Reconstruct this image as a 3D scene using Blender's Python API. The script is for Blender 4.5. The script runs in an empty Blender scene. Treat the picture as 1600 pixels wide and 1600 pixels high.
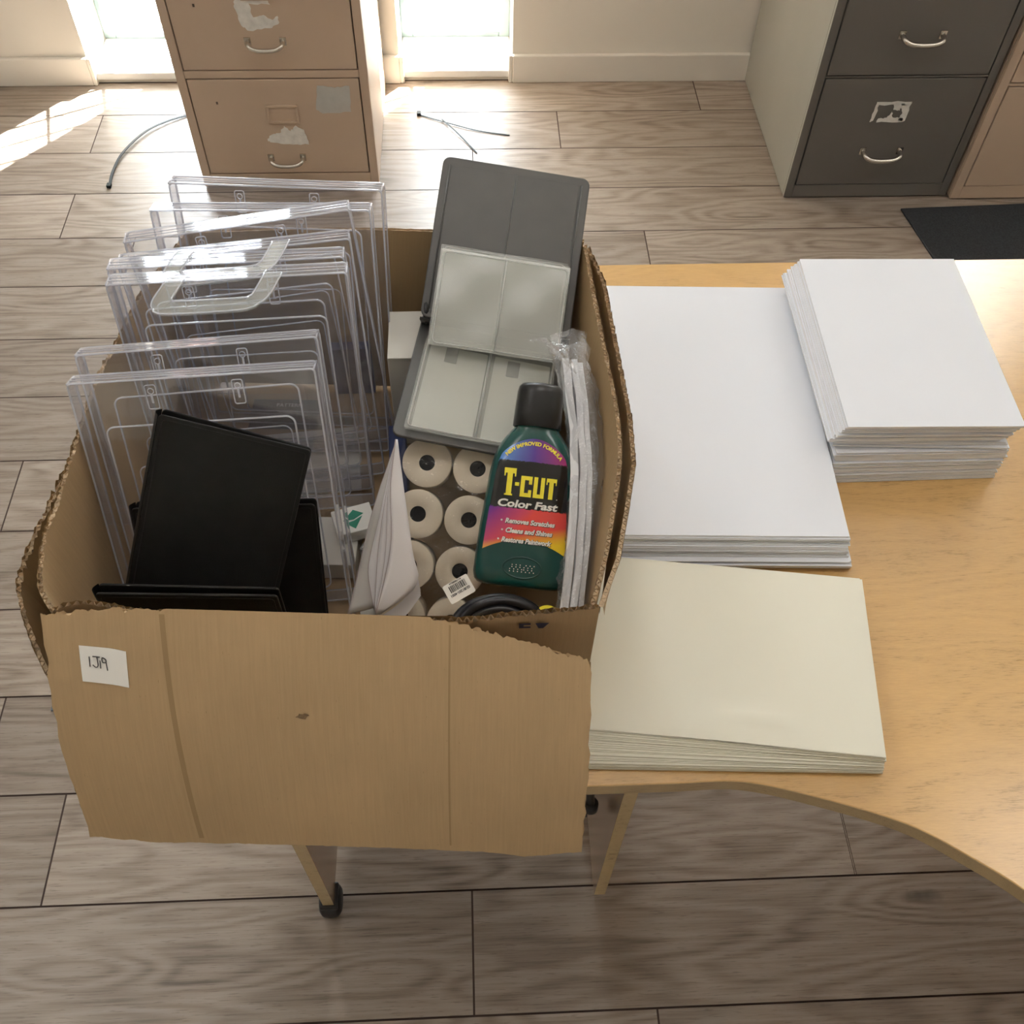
import bpy, bmesh, math, random
from mathutils import Vector, Matrix, noise
random.seed(7)
S = bpy.context.scene
COL = S.collection
PI = math.pi

# ---------------------------------------------------------------- camera
cam_d = bpy.data.cameras.new('camera'); cam = bpy.data.objects.new('camera', cam_d); COL.objects.link(cam)
cam_d.sensor_width = 36; cam_d.lens = 34.863; cam_d.clip_start = .02
rt = Vector((0.99898896, -0.04186524, 0.01638144)); up = Vector((0.02412256, 0.80667222, 0.59050659)); fw = Vector((0.03793615, 0.58951441, -0.80686654))
cam.matrix_world = Matrix(((rt.x, up.x, -fw.x, 0), (rt.y, up.y, -fw.y, 0), (rt.z, up.z, -fw.z, 1.70), (0, 0, 0, 1)))
S.camera = cam
# ---------------------------------------------------------------- colour management, world, light
S.view_settings.view_transform = 'Standard'; S.view_settings.look = 'None'
S.view_settings.gamma = 1; S.view_settings.exposure = 0.16
S.view_settings.use_curve_mapping = False
S.cycles.max_bounces = 14; S.cycles.transparent_max_bounces = 96
S.cycles.diffuse_bounces = 5; S.cycles.glossy_bounces = 5; S.cycles.transmission_bounces = 10
S.cycles.sample_clamp_indirect = 6
W = bpy.data.worlds.new('world'); S.world = W; W.use_nodes = True
W.node_tree.nodes['Background'].inputs['Color'].default_value = (.86, .93, 1, 1)
W.node_tree.nodes['Background'].inputs['Strength'].default_value = 30.0

def lamp(name, kind, loc, rot, energy, color=(1, 1, 1), size=None, size_y=None):
    d = bpy.data.lights.new(name, kind); d.energy = energy; d.color = color
    if kind == 'AREA':
        d.shape = 'RECTANGLE'; d.size = size; d.size_y = size_y
    o = bpy.data.objects.new(name, d); COL.objects.link(o); o.location = loc; o.rotation_euler = rot
    return o
SUN = lamp('sun', 'SUN', (3, 6, 5), (0, 0, 0), 150.0, (1, .95, .86))
SUN.data.angle = math.radians(.6)
SUN.rotation_euler = Vector((-.50, -.62, -.62)).to_track_quat('-Z', 'Y').to_euler()
# window openings in the far wall: x0, x1, z0, z1
WINS = [(-1.13, -.71, .03, 2.9), (-.195, .15, .03, 2.9), (1.60, 2.26, .03, 3.0)]
WY = 2.91
for i, (x0, x1, z0, z1) in enumerate(WINS):
    p = lamp('window_daylight', 'AREA', ((x0+x1)/2, WY+.30, (z0+z1)/2), (-PI/2, 0, 0), 1, (1, 1, 1), x1-x0, z1-z0)
    p.data.cycles.is_portal = True

# ---------------------------------------------------------------- materials
def new_mat(name):
    m = bpy.data.materials.new(name); m.use_nodes = True
    nt = m.node_tree; b = nt.nodes['Principled BSDF']
    return m, nt, b
def N(nt, t, **kw):
    n = nt.nodes.new(t)
    for k, v in kw.items():
        if k in n.inputs: n.inputs[k].default_value = v
        else: setattr(n, k, v)
    return n
def L(nt, a, b): nt.links.new(a, b)
def ramp(nt, fac, stops, interp='LINEAR'):
    r = nt.nodes.new('ShaderNodeValToRGB'); r.color_ramp.interpolation = interp
    e = r.color_ramp.elements
    while len(e) < len(stops): e.new(.5)
    for k, (p, c) in enumerate(stops):
        e[k].position = p; e[k].color = (*c, 1) if len(c) == 3 else c
    L(nt, fac, r.inputs['Fac']); return r
def math_n(nt, op, a, b=None):
    n = nt.nodes.new('ShaderNodeMath'); n.operation = op
    for i, x in enumerate((a, b)):
        if x is None: continue
        if isinstance(x, (int, float)): n.inputs[i].default_value = x
        else: L(nt, x, n.inputs[i])
    return n.outputs[0]
def mixc(nt, fac, a, b, mode='MIX'):
    n = nt.nodes.new('ShaderNodeMix'); n.data_type = 'RGBA'; n.blend_type = mode
    for s, x in ((n.inputs[0], fac), (n.inputs[6], a), (n.inputs[7], b)):
        if isinstance(x, (int, float)): s.default_value = x
        elif isinstance(x, tuple): s.default_value = (*x, 1)
        else: L(nt, x, s)
    return n.outputs[2]
def bump(nt, b, h, strength=.2, dist=.001):
    n = nt.nodes.new('ShaderNodeBump'); n.inputs['Strength'].default_value = strength; n.inputs['Distance'].default_value = dist
    L(nt, h, n.inputs['Height']); L(nt, n.outputs[0], b.inputs['Normal'])
def mapping(nt, src, scale, loc=(0, 0, 0)):
    m = nt.nodes.new('ShaderNodeMapping'); m.inputs['Scale'].default_value = scale; m.inputs['Location'].default_value = loc
    L(nt, src, m.inputs['Vector']); return m.outputs[0]
def plain(name, col, rough=.6, var=.06, nscale=40, spec=.5, metal=0, bmp=.0, bscale=300, coat=0, coord='Object'):
    m, nt, b = new_mat(name)
    tc = N(nt, 'ShaderNodeTexCoord')
    n = N(nt, 'ShaderNodeTexNoise', Scale=nscale, Detail=4); L(nt, tc.outputs[coord], n.inputs['Vector'])
    c0 = tuple(x*(1-var) for x in col); c1 = tuple(min(1, x*(1+var)) for x in col)
    r = ramp(nt, n.outputs['Fac'], [(.3, c0), (.7, c1)])
    L(nt, r.outputs[0], b.inputs['Base Color'])
    b.inputs['Roughness'].default_value = rough; b.inputs['Metallic'].default_value = metal
    b.inputs['Specular IOR Level'].default_value = spec
    b.inputs['Coat Weight'].default_value = coat
    if bmp:
        n2 = N(nt, 'ShaderNodeTexNoise', Scale=bscale, Detail=3); L(nt, tc.outputs[coord], n2.inputs['Vector'])
        bump(nt, b, n2.outputs['Fac'], bmp)
    return m
def floor_mat():
    m, nt, b = new_mat('floor_laminate')
    uv = N(nt, 'ShaderNodeUVMap', uv_map='UVMap'); at = N(nt, 'ShaderNodeAttribute', attribute_name='tint')
    # contours of a stretched height field give the cathedral figure; knots raise it locally
    v1 = mapping(nt, uv.outputs[0], (1.15, 7.5, 1))
    n1 = N(nt, 'ShaderNodeTexNoise', Scale=1.5, Detail=1.5, Roughness=.45); L(nt, v1, n1.inputs['Vector'])
    vk = mapping(nt, uv.outputs[0], (2.3, 9, 1))
    vo = N(nt, 'ShaderNodeTexVoronoi', Scale=1.0, Randomness=1.0); L(nt, vk, vo.inputs['Vector'])
    k = math_n(nt, 'MAXIMUM', math_n(nt, 'SUBTRACT', .42, vo.outputs['Distance']), 0)
    h = math_n(nt, 'ADD', n1.outputs['Fac'], math_n(nt, 'MULTIPLY', k, .55))
    ndist = N(nt, 'ShaderNodeTexNoise', Scale=1.0, Detail=5); L(nt, mapping(nt, uv.outputs[0], (9, 60, 1)), ndist.inputs['Vector'])
    h2 = math_n(nt, 'ADD', h, math_n(nt, 'MULTIPLY', ndist.outputs['Fac'], .03))
    w = math_n(nt, 'SINE', math_n(nt, 'MULTIPLY', h2, 62))
    w = math_n(nt, 'ADD', math_n(nt, 'MULTIPLY', w, .5), .5)
    fine = N(nt, 'ShaderNodeTexNoise', Scale=1.0, Detail=6, Roughness=.65); L(nt, mapping(nt, uv.outputs[0], (5, 190, 1)), fine.inputs['Vector'])
    med = N(nt, 'ShaderNodeTexNoise', Scale=1.0, Detail=3, Roughness=.6); L(nt, mapping(nt, uv.outputs[0], (1.6, 14, 1), (3, 5, 0)), med.inputs['Vector'])
    f = math_n(nt, 'ADD', math_n(nt, 'MULTIPLY', w, .18), math_n(nt, 'MULTIPLY', fine.outputs['Fac'], .60))
    f = math_n(nt, 'ADD', f, math_n(nt, 'MULTIPLY', med.outputs['Fac'], .38))
    r = ramp(nt, f, [(.34, (.150, .117, .094)), (.47, (.275, .225, .186)), (.60, (.355, .298, .254)), (.74, (.41, .352, .307))])
    vk2 = mapping(nt, uv.outputs[0], (2.3, 9, 1))
    nk = N(nt, 'ShaderNodeTexNoise', Scale=40, Detail=2); L(nt, uv.outputs[0], nk.inputs['Vector'])
    kd = math_n(nt, 'ADD', vo.outputs['Distance'], math_n(nt, 'MULTIPLY', nk.outputs['Fac'], .10))
    kr = ramp(nt, kd, [(.07, (1, 1, 1)), (.17, (0, 0, 0))])
    sel = N(nt, 'ShaderNodeSeparateColor'); L(nt, vo.outputs['Color'], sel.inputs[0])
    on = math_n(nt, 'GREATER_THAN', sel.outputs[0], .48)
    kf = math_n(nt, 'MULTIPLY', math_n(nt, 'MULTIPLY', kr.outputs[0], on), .75)
    fk = N(nt, 'ShaderNodeTexNoise', Scale=1.0, Detail=3, Roughness=.6); L(nt, mapping(nt, uv.outputs[0], (28, 420, 1)), fk.inputs['Vector'])
    fr_ = ramp(nt, fk.outputs['Fac'], [(.33, (1, 1, 1)), (.43, (0, 0, 0))])
    c = mixc(nt, math_n(nt, 'MULTIPLY', fr_.outputs[0], .45), r.outputs[0], (.13, .10, .08))
    c = mixc(nt, kf, c, (.10, .085, .075))
    t = ramp(nt, at.outputs['Fac'], [(0, (.76, .74, .72)), (1, (1.0, .985, .965))])
    c = mixc(nt, 1.0, c, t.outputs[0], 'MULTIPLY')
    L(nt, c, b.inputs['Base Color'])
    b.inputs['Roughness'].default_value = .36; b.inputs['Specular IOR Level'].default_value = .5
    bump(nt, b, fine.outputs['Fac'], .12, .0006)
    return m
def desk_mat(name, base=(.53, .322, .125), stretch=(1, 1, 1)):
    m, nt, b = new_mat(name)
    tc = N(nt, 'ShaderNodeTexCoord'); v = mapping(nt, tc.outputs['Object'], stretch)
    n1 = N(nt, 'ShaderNodeTexNoise', Scale=1, Detail=2); L(nt, mapping(nt, v, (2.2, 9, 9)), n1.inputs['Vector'])
    w = math_n(nt, 'ADD', math_n(nt, 'MULTIPLY', math_n(nt, 'SINE', math_n(nt, 'MULTIPLY', n1.outputs['Fac'], 110)), .5), .5)
    fi = N(nt, 'ShaderNodeTexNoise', Scale=1, Detail=4, Roughness=.7); L(nt, mapping(nt, v, (75, 800, 800)), fi.inputs['Vector'])
    big = N(nt, 'ShaderNodeTexNoise', Scale=1, Detail=2); L(nt, mapping(nt, v, (2, 12, 12), (4, 4, 4)), big.inputs['Vector'])
    f = math_n(nt, 'ADD', math_n(nt, 'MULTIPLY', w, .10), math_n(nt, 'MULTIPLY', fi.outputs['Fac'], .75))
    f = math_n(nt, 'ADD', f, math_n(nt, 'MULTIPLY', big.outputs['Fac'], .25))
    d = tuple(x*.62 for x in base); l = tuple(min(1, x*1.12) for x in base)
    r = ramp(nt, f, [(.34, d), (.47, base), (.7, l)])
    L(nt, r.outputs[0], b.inputs['Base Color'])
    b.inputs['Roughness'].default_value = .26; b.inputs['Specular IOR Level'].default_value = .5; b.inputs['Coat Weight'].default_value = 1.0; b.inputs['Coat Roughness'].default_value = .22
    bump(nt, b, fi.outputs['Fac'], .12, .0004)
    return m
def card_mat(name, base, streak=.10, print_=False):
    m, nt, b = new_mat(name)
    uv = N(nt, 'ShaderNodeUVMap', uv_map='UVMap')
    n1 = N(nt, 'ShaderNodeTexNoise', Scale=1, Detail=4, Roughness=.7); L(nt, mapping(nt, uv.outputs[0], (420, 16, 1)), n1.inputs['Vector'])
    n2 = N(nt, 'ShaderNodeTexNoise', Scale=9, Detail=4); L(nt, uv.outputs[0], n2.inputs['Vector'])
    sp = N(nt, 'ShaderNodeTexNoise', Scale=1, Detail=2); L(nt, mapping(nt, uv.outputs[0], (900, 160, 1)), sp.inputs['Vector'])
    f = math_n(nt, 'ADD', math_n(nt, 'MULTIPLY', n1.outputs['Fac'], .5), math_n(nt, 'MULTIPLY', n2.outputs['Fac'], .5))
    r = ramp(nt, f, [(.3, tuple(x*(1-streak) for x in base)), (.7, tuple(min(1, x*(1+streak*.7)) for x in base))])
    s = ramp(nt, sp.outputs['Fac'], [(.23, (1, 1, 1)), (.29, (0, 0, 0))])
    c = mixc(nt, math_n(nt, 'MULTIPLY', s.outputs[0], .6), r.outputs[0], tuple(x*.45 for x in base))
    L(nt, c, b.inputs['Base Color'])
    b.inputs['Roughness'].default_value = .75; b.inputs['Specular IOR Level'].default_value = .25
    wv = N(nt, 'ShaderNodeTexWave', Scale=1, Distortion=.4); wv.wave_type = 'BANDS'; wv.bands_direction = 'X'
    L(nt, mapping(nt, uv.outputs[0], (46, .5, 1)), wv.inputs['Vector'])
    hh = math_n(nt, 'ADD', math_n(nt, 'MULTIPLY', wv.outputs['Fac'], .5), n2.outputs['Fac'])
    bump(nt, b, hh, .10, .0008)
    return m
def clear_mat(name, tint=(.97, .975, .985), rough=.03, body=0.0, bodycol=(.8, .82, .86), ior=1.49, wr=0, wscale=60, gloss=(1, 1, 1)):
    """thin clear sheet: fresnel reflection over straight-through transmission"""
    m = bpy.data.materials.new(name); m.use_nodes = True; nt = m.node_tree; nt.nodes.clear()
    out = N(nt, 'ShaderNodeOutputMaterial'); tr = N(nt, 'ShaderNodeBsdfTransparent'); tr.inputs[0].default_value = (*tint, 1)
    gl = N(nt, 'ShaderNodeBsdfGlossy'); gl.inputs['Roughness'].default_value = rough; gl.inputs['Color'].default_value = (*gloss, 1)
    fr = N(nt, 'ShaderNodeFresnel'); geo = N(nt, 'ShaderNodeNewGeometry')
    L(nt, math_n(nt, 'ADD', math_n(nt, 'MULTIPLY', geo.outputs['Backfacing'], 1/ior-ior), ior), fr.inputs['IOR'])
    mx = N(nt, 'ShaderNodeMixShader'); L(nt, fr.outputs[0], mx.inputs[0]); 
    base = tr.outputs[0]
    if body:
        df = N(nt, 'ShaderNodeBsdfDiffuse'); df.inputs[0].default_value = (*bodycol, 1)
        m2 = N(nt, 'ShaderNodeMixShader'); m2.inputs[0].default_value = body
        L(nt, tr.outputs[0], m2.inputs[1]); L(nt, df.outputs[0], m2.inputs[2]); base = m2.outputs[0]
    L(nt, base, mx.inputs[1]); L(nt, gl.outputs[0], mx.inputs[2]); L(nt, mx.outputs[0], out.inputs[0])
    if wr:
        tc = N(nt, 'ShaderNodeTexCoord'); n = N(nt, 'ShaderNodeTexNoise', Scale=wscale, Detail=3); L(nt, tc.outputs['Object'], n.inputs['Vector'])
        bp = N(nt, 'ShaderNodeBump'); bp.inputs['Strength'].default_value = wr; bp.inputs['Distance'].default_value = .004
        L(nt, n.outputs['Fac'], bp.inputs['Height']); L(nt, bp.outputs[0], gl.inputs['Normal']); L(nt, bp.outputs[0], fr.inputs['Normal'])
    return m
def attr_mat(name, attr, rough=.3, coat=0):
    m, nt, b = new_mat(name)
    a = N(nt, 'ShaderNodeAttribute', attribute_name=attr); L(nt, a.outputs['Color'], b.inputs['Base Color'])
    b.inputs['Roughness'].default_value = rough; b.inputs['Coat Weight'].default_value = coat
    return m
M = {}
M['floor'] = floor_mat()
M['seam'] = plain('plank_seam', (.06, .035, .028), .8)
M['wall'] = plain('wall_paint', (.83, .79, .72), .7, .015, 3)
M['ceil'] = plain('ceiling_paint', (.85, .84, .81), .8, .01)
M['skirt'] = plain('skirting_paint', (.84, .80, .735), .45, .02, 5)
M['frame'] = plain('window_frame_paint', (.38, .46, .46), .4, .04, 20)
M['reveal'] = plain('reveal_gloss_paint', (.88, .88, .86), .4, .02)
M['desk'] = desk_mat('desk_oak_laminate')
M['deskedge'] = desk_mat('desk_edge_band', (.42, .30, .155))
M['panel'] = desk_mat('leg_panel_laminate', (.40, .25, .12), (1, 1, .1))
M['paneledge'] = desk_mat('leg_panel_edge', (.52, .38, .19), (1, 1, .1))
M['card'] = card_mat('cardboard', (.33, .222, .112))
M['cardin'] = card_mat('cardboard_inside', (.42, .29, .16), .14)
M['flute'] = plain('cardboard_flute', (.60, .46, .31), .85, .2, 200)
M['paper'] = plain('white_paper', (.80, .815, .87), .6, .008, 5, .3)
M['paperedge'] = plain('white_paper_edge', (.86, .85, .84), .7, .03, 60, .2)
M['cream'] = plain('cream_paper', (.80, .77, .655), .6, .01, 5, .3)
M['creamedge'] = plain('cream_paper_edge', (.82, .78, .65), .7, .05, 60, .2)
M['acry'] = clear_mat('clear_acrylic', (.985, .985, .99), .02, .015, (.80, .81, .86))
M['acrywall'] = clear_mat('clear_acrylic_side', (.95, .95, .97), .04, .10, (.78, .79, .86), 1.6)
M['acryedge'] = clear_mat('clear_acrylic_edge', (.93, .93, .96), .08, .40, (.88, .89, .95), 1.9)
M['acryhook'] = clear_mat('clear_acrylic_hook', (.95, .96, .96), .10, .15, (.86, .89, .88), 1.8)
M['black'] = plain('black_leatherette', (.0075, .007, .0065), .55, .2, 60, .25, 0, .25, 900)
M['blackpl'] = plain('black_plastic', (.010, .010, .011), .32, .1, 20, .5)
M['blackmt'] = plain('black_metal', (.015, .015, .016), .45, .1, 20, .5)
M['cable'] = plain('black_cable', (.006, .006, .009), .3, .1, 20, .4)
M['tie'] = plain('cable_tie_nylon', (.015, .02, .022), .6, .1, 20, .25)
M['greypvc'] = plain('charcoal_pvc', (.085, .082, .078), .42, .06, 30, .45, 0, .08, 500)
M['pocket'] = clear_mat('milky_pvc_pocket', (.95, .95, .93), .22, .24, (.76, .77, .74), 1.45, .04, 40)
M['pocketseam'] = plain('pvc_weld', (.56, .56, .54), .35, .05, 50)
M['whitecard'] = plain('white_card', (.74, .72, .66), .6, .03, 15)
M['insert'] = plain('pale_insert_card', (.66, .66, .62), .55, .03, 10)
M['roll'] = plain('till_roll_paper', (.80, .70, .56), .6, .03, 30, .3)
M['rollside'] = plain('till_roll_side', (.60, .53, .43), .6, .05, 30, .3)
M['core'] = plain('dark_core', (.008, .008, .009), .8, spec=.1)
M['film'] = clear_mat('shrink_film', (.985, .985, .985), .06, .01, (.9, .9, .88), 1.5, 1.0, 80)
M['cello'] = clear_mat('cellophane', (.95, .95, .96), .07, .13, (.80, .81, .85), 1.7, 1.0, 110)
M['greenpl'] = plain('bottle_green_plastic', (.006, .062, .055), .22, .05, 8, .5, 0, 0, 1, .3)
M['label'] = attr_mat('bottle_label_print', 'lab', .2, .4)
M['yellow'] = plain('print_yellow', (.88, .76, .05), .4, .01)
M['white'] = plain('print_white', (.86, .84, .80), .4, .01)
M['ink'] = plain('print_black', (.012, .012, .014), .5, .01)
M['navyink'] = plain('print_navy', (.02, .02, .06), .6, .05)
M['penink'] = plain('pen_ink', (.05, .045, .045), .6, .05)
M['palecab'] = plain('beige_cabinet_enamel', (.53, .405, .305), .42, .03, 6, .45)
M['palegap'] = plain('beige_cabinet_gap', (.10, .07, .05), .7)
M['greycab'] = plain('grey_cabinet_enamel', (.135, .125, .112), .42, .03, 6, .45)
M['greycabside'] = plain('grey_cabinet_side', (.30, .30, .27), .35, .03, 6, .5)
M['greygap'] = plain('grey_cabinet_gap', (.02, .018, .015), .7)
M['peel'] = plain('torn_label_paper', (.74, .72, .68), .7, .1, 60)
M['tape'] = plain('grey_tape_patch', (.52, .51, .48), .5, .05, 40)
M['chrome'] = plain('worn_chrome', (.62, .59, .54), .22, .08, 40, .5, 1)
M['mat'] = plain('dark_carpet_tile', (.035, .037, .042), .9, .25, 250, .2, 0, .5, 700)
M['plate'] = plain('grey_steel_plate', (.10, .12, .14), .4, .06, 20)
M['blue'] = plain('blue_card', (.02, .035, .12), .45, .1, 10)
M['green'] = plain('green_print', (.01, .22, .14), .45, .05)
M['darkcard'] = plain('dark_grey_card', (.10, .10, .095), .5, .1, 10)
M['brownout'] = plain('outdoor_brick', (.55, .35, .28), .8, .2, 8)
M['outground'] = plain('outdoor_paving', (.62, .58, .54), .8, .1, 6)
M['lead'] = plain('lattice_metal', (.45, .36, .33), .5, .1)
M['lampbody'] = plain('lamp_tray', (.8, .8, .8), .5, .02)
M['red'] = plain('print_red', (.5, .03, .03), .3, .05)
gm, gnt, gb = new_mat('ceiling_lamp_diffuser')
gb.inputs['Emission Color'].default_value = (1, .965, .92, 1); gb.inputs['Emission Strength'].default_value = 4.2
gb.inputs['Base Color'].default_value = (.9, .9, .9, 1); M['lampglow'] = gm
M['glass'] = clear_mat('window_glass', (.97, .985, .98), .01, 0, ior=1.3)

M['crease'] = card_mat('cardboard_crease', (.315, .212, .108))
M['punct'] = plain('cardboard_puncture', (.16, .10, .05), .9, .4, 300)
M['tabgrey'] = plain('grey_tab', (.10, .095, .10), .6, .05)
M['strip'] = plain('pale_strip_plastic', (.80, .81, .83), .35, .04, 30)
M['greybox'] = plain('grey_carton_board', (.33, .32, .31), .6, .05)
M['leafpaper'] = plain('thin_white_paper', (.80, .775, .80), .6, .02, 20)
M['leafgrey'] = plain('thin_grey_paper', (.62, .60, .59), .6, .04, 20)

bm_ = bpy.data.materials.new('translucent_light_sheet'); bm_.use_nodes = True; bnt = bm_.node_tree; bnt.nodes.clear()
_o = N(bnt, 'ShaderNodeOutputMaterial'); _t = N(bnt, 'ShaderNodeBsdfTranslucent'); _t.inputs[0].default_value = (.9, .9, .9, 1)
_d = N(bnt, 'ShaderNodeBsdfDiffuse'); _d.inputs[0].default_value = (.8, .8, .78, 1); _m = N(bnt, 'ShaderNodeMixShader'); _m.inputs[0].default_value = .15
L(bnt, _t.outputs[0], _m.inputs[1]); L(bnt, _d.outputs[0], _m.inputs[2]); L(bnt, _m.outputs[0], _o.inputs[0]); M['light_diffuser'] = bm_

M['leafedge'] = plain('paper_cut_edge', (.50, .43, .44), .7, .05)

# ---------------------------------------------------------------- mesh helpers
class MB:
    def __init__(s): s.v = []; s.f = []; s.m = []; s.uv = {}; s.sm = []
    def add(s, vs, fs, m=0, uvs=None, smooth=False):
        o = len(s.v); s.v += [tuple(v) for v in vs]
        for k, f in enumerate(fs):
            s.f.append([i+o for i in f]); s.m.append(m); s.sm.append(smooth)
            if uvs: s.uv[len(s.f)-1] = [uvs[i] for i in f]
        return s
    def box(s, a, b, m=0, M4=None):
        x0, y0, z0 = a; x1, y1, z1 = b
        vs = [Vector(p) for p in ((x0, y0, z0), (x1, y0, z0), (x1, y1, z0), (x0, y1, z0), (x0, y0, z1), (x1, y0, z1), (x1, y1, z1), (x0, y1, z1))]
        if M4: vs = [M4 @ v for v in vs]
        return s.add(vs, [(3, 2, 1, 0), (4, 5, 6, 7), (0, 1, 5, 4), (1, 2, 6, 5), (2, 3, 7, 6), (3, 0, 4, 7)], m)
    def prism(s, poly, z0, z1, m=0, mside=None, M4=None, smooth=False):
        n = len(poly); vs = [Vector((p[0], p[1], z0)) for p in poly] + [Vector((p[0], p[1], z1)) for p in poly]
        if M4: vs = [M4 @ v for v in vs]
        s.add(vs, [tuple(range(n))[::-1], tuple(range(n, 2*n))], m)
        o = len(s.v) - 2*n
        for i in range(n):
            j = (i+1) % n; s.f.append([o+i, o+j, o+n+j, o+n+i]); s.m.append(m if mside is None else mside); s.sm.append(smooth)
        return s
    def tube(s, pts, r, n=8, m=0, closed=False, cap=True, smooth=True):
        pts = [Vector(p) for p in pts]; K = len(pts); rings = []
        nrm = None
        for i, p in enumerate(pts):
            a = pts[(i-1) % K] if (closed or i > 0) else p; c = pts[(i+1) % K] if (closed or i < K-1) else p
            t = (c-a).normalized()
            if nrm is None: nrm = t.orthogonal().normalized()
            else:
                nrm = (nrm - t*nrm.dot(t)); nrm = nrm.normalized() if nrm.length > 1e-6 else t.orthogonal().normalized()
            bn = t.cross(nrm); rr = r[i] if isinstance(r, (list, tuple)) else r
            rings.append([p + (nrm*math.cos(2*PI*k/n) + bn*math.sin(2*PI*k/n))*rr for k in range(n)])
        vs = [v for rg in rings for v in rg]; fs = []
        for i in range(K if closed else K-1):
            j = (i+1) % K
            for k in range(n): fs.append((i*n+k, i*n+(k+1) % n, j*n+(k+1) % n, j*n+k))
        if cap and not closed: fs += [tuple(range(n))[::-1], tuple(range((K-1)*n, K*n))]
        return s.add(vs, fs, m, smooth=smooth)
    def grid(s, rows, m=0, uvs=None, smooth=True, close=False):
        R_, C_ = len(rows), len(rows[0]); vs = [p for r in rows for p in r]; fs = []
        for i in range(R_-1):
            for j in range(C_ if close else C_-1):
                k = (j+1) % C_
                fs.append((i*C_+j, i*C_+k, (i+1)*C_+k, (i+1)*C_+j))
        return s.add(vs, fs, m, [u for r in uvs for u in r] if uvs else None, smooth)
    def lathe(s, prof, n=32, m=0, M4=None, smooth=True):
        rows = [[(M4 or Matrix()) @ Vector((r*math.cos(2*PI*k/n), r*math.sin(2*PI*k/n), z)) for k in range(n)] for r, z in prof]
        return s.grid(rows, m, None, smooth, True)
    def build(s, name, mats, parent=None, recalc=True):
        me = bpy.data.meshes.new(name); me.from_pydata([tuple(v) for v in s.v], [], s.f)
        for mm in (mats if isinstance(mats, (list, tuple)) else [mats]): me.materials.append(M[mm] if isinstance(mm, str) else mm)
        for i, p in enumerate(me.polygons): p.material_index = s.m[i]; p.use_smooth = s.sm[i]
        if s.uv:
            ul = me.uv_layers.new(name='UVMap')
            for i, p in enumerate(me.polygons):
                if i in s.uv:
                    for k, li in enumerate(p.loop_indices): ul.data[li].uv = s.uv[i][k]
        if recalc:
            bm = bmesh.new(); bm.from_mesh(me); bmesh.ops.recalc_face_normals(bm, faces=bm.faces); bm.to_mesh(me); bm.free()
        o = bpy.data.objects.new(name, me); COL.objects.link(o)
        if parent is not None: o.parent = parent
        return o
def tag(o, label, cat, group=None, kind=None):
    o['label'] = label; o['category'] = cat
    if group: o['group'] = group
    if kind: o['kind'] = kind
    return o
def structure(o): o['kind'] = 'structure'; return o
def empty(name, label, cat, mat=None, loc=None, group=None):
    o = bpy.data.objects.new(name, None); COL.objects.link(o); o.empty_display_size = .02
    if mat is not None: o.matrix_world = mat
    if loc is not None: o.location = loc
    bpy.context.view_layer.update()
    return tag(o, label, cat, group)
def bevel(o, w=.002, seg=2, ang=.6):
    md = o.modifiers.new('bevel', 'BEVEL'); md.width = w; md.segments = seg; md.limit_method = 'ANGLE'; md.angle_limit = ang
    return o
def rmat(x, y, z, t):
    return Matrix(((x[0], y[0], z[0], t[0]), (x[1], y[1], z[1], t[1]), (x[2], y[2], z[2], t[2]), (0, 0, 0, 1)))
def mrows(R3, T): return Matrix(((*R3[0], T[0]), (*R3[1], T[1]), (*R3[2], T[2]), (0, 0, 0, 1)))
def rrect(x0, y0, x1, y1, r, n=5):
    out = []
    for cx, cy, a0 in ((x1-r, y0+r, -90), (x1-r, y1-r, 0), (x0+r, y1-r, 90), (x0+r, y0+r, 180)):
        for k in range(n+1):
            a = math.radians(a0+90*k/n); out.append((cx+r*math.cos(a), cy+r*math.sin(a)))
    return out
def catmull(P_, n=8):
    P_ = [Vector(p) for p in P_]; out = []
    for i in range(len(P_)-1):
        p0 = P_[max(i-1, 0)]; p1 = P_[i]; p2 = P_[i+1]; p3 = P_[min(i+2, len(P_)-1)]
        for k in range(n):
            t = k/n; out.append(.5*((2*p1)+(p2-p0)*t+(2*p0-5*p1+4*p2-p3)*t*t+(3*p1-p0-3*p2+p3)*t**3))
    out.append(P_[-1]); return out
def resample(P_, n):
    P_ = [Vector(p) for p in P_]; d = [0]
    for a, b in zip(P_, P_[1:]): d.append(d[-1]+(b-a).length)
    out = []; j = 0
    for k in range(n):
        t = d[-1]*k/(n-1)
        while j < len(d)-2 and d[j+1] < t: j += 1
        u = (t-d[j])/max(d[j+1]-d[j], 1e-9); out.append(P_[j].lerp(P_[j+1], min(max(u, 0), 1)))
    return out
def text_mesh(txt, size, bold=0.0, shear=0, extrude=0.0, align='CENTER', spacing=1.0):
    c = bpy.data.curves.new('txt', 'FONT'); c.body = txt; c.size = size; c.offset = bold; c.shear = shear; c.align_x = align; c.space_character = spacing
    c.resolution_u = 3; c.fill_mode = 'FRONT'; c.extrude = extrude
    o = bpy.data.objects.new('txt', c); COL.objects.link(o); dg = bpy.context.evaluated_depsgraph_get(); dg.update()
    me = bpy.data.meshes.new_from_object(o.evaluated_get(dg)); vs = [v.co.copy() for v in me.vertices]; fs = [tuple(p.vertices) for p in me.polygons]
    bpy.data.objects.remove(o); bpy.data.curves.remove(c); bpy.data.meshes.remove(me)
    return vs, fs

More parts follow.
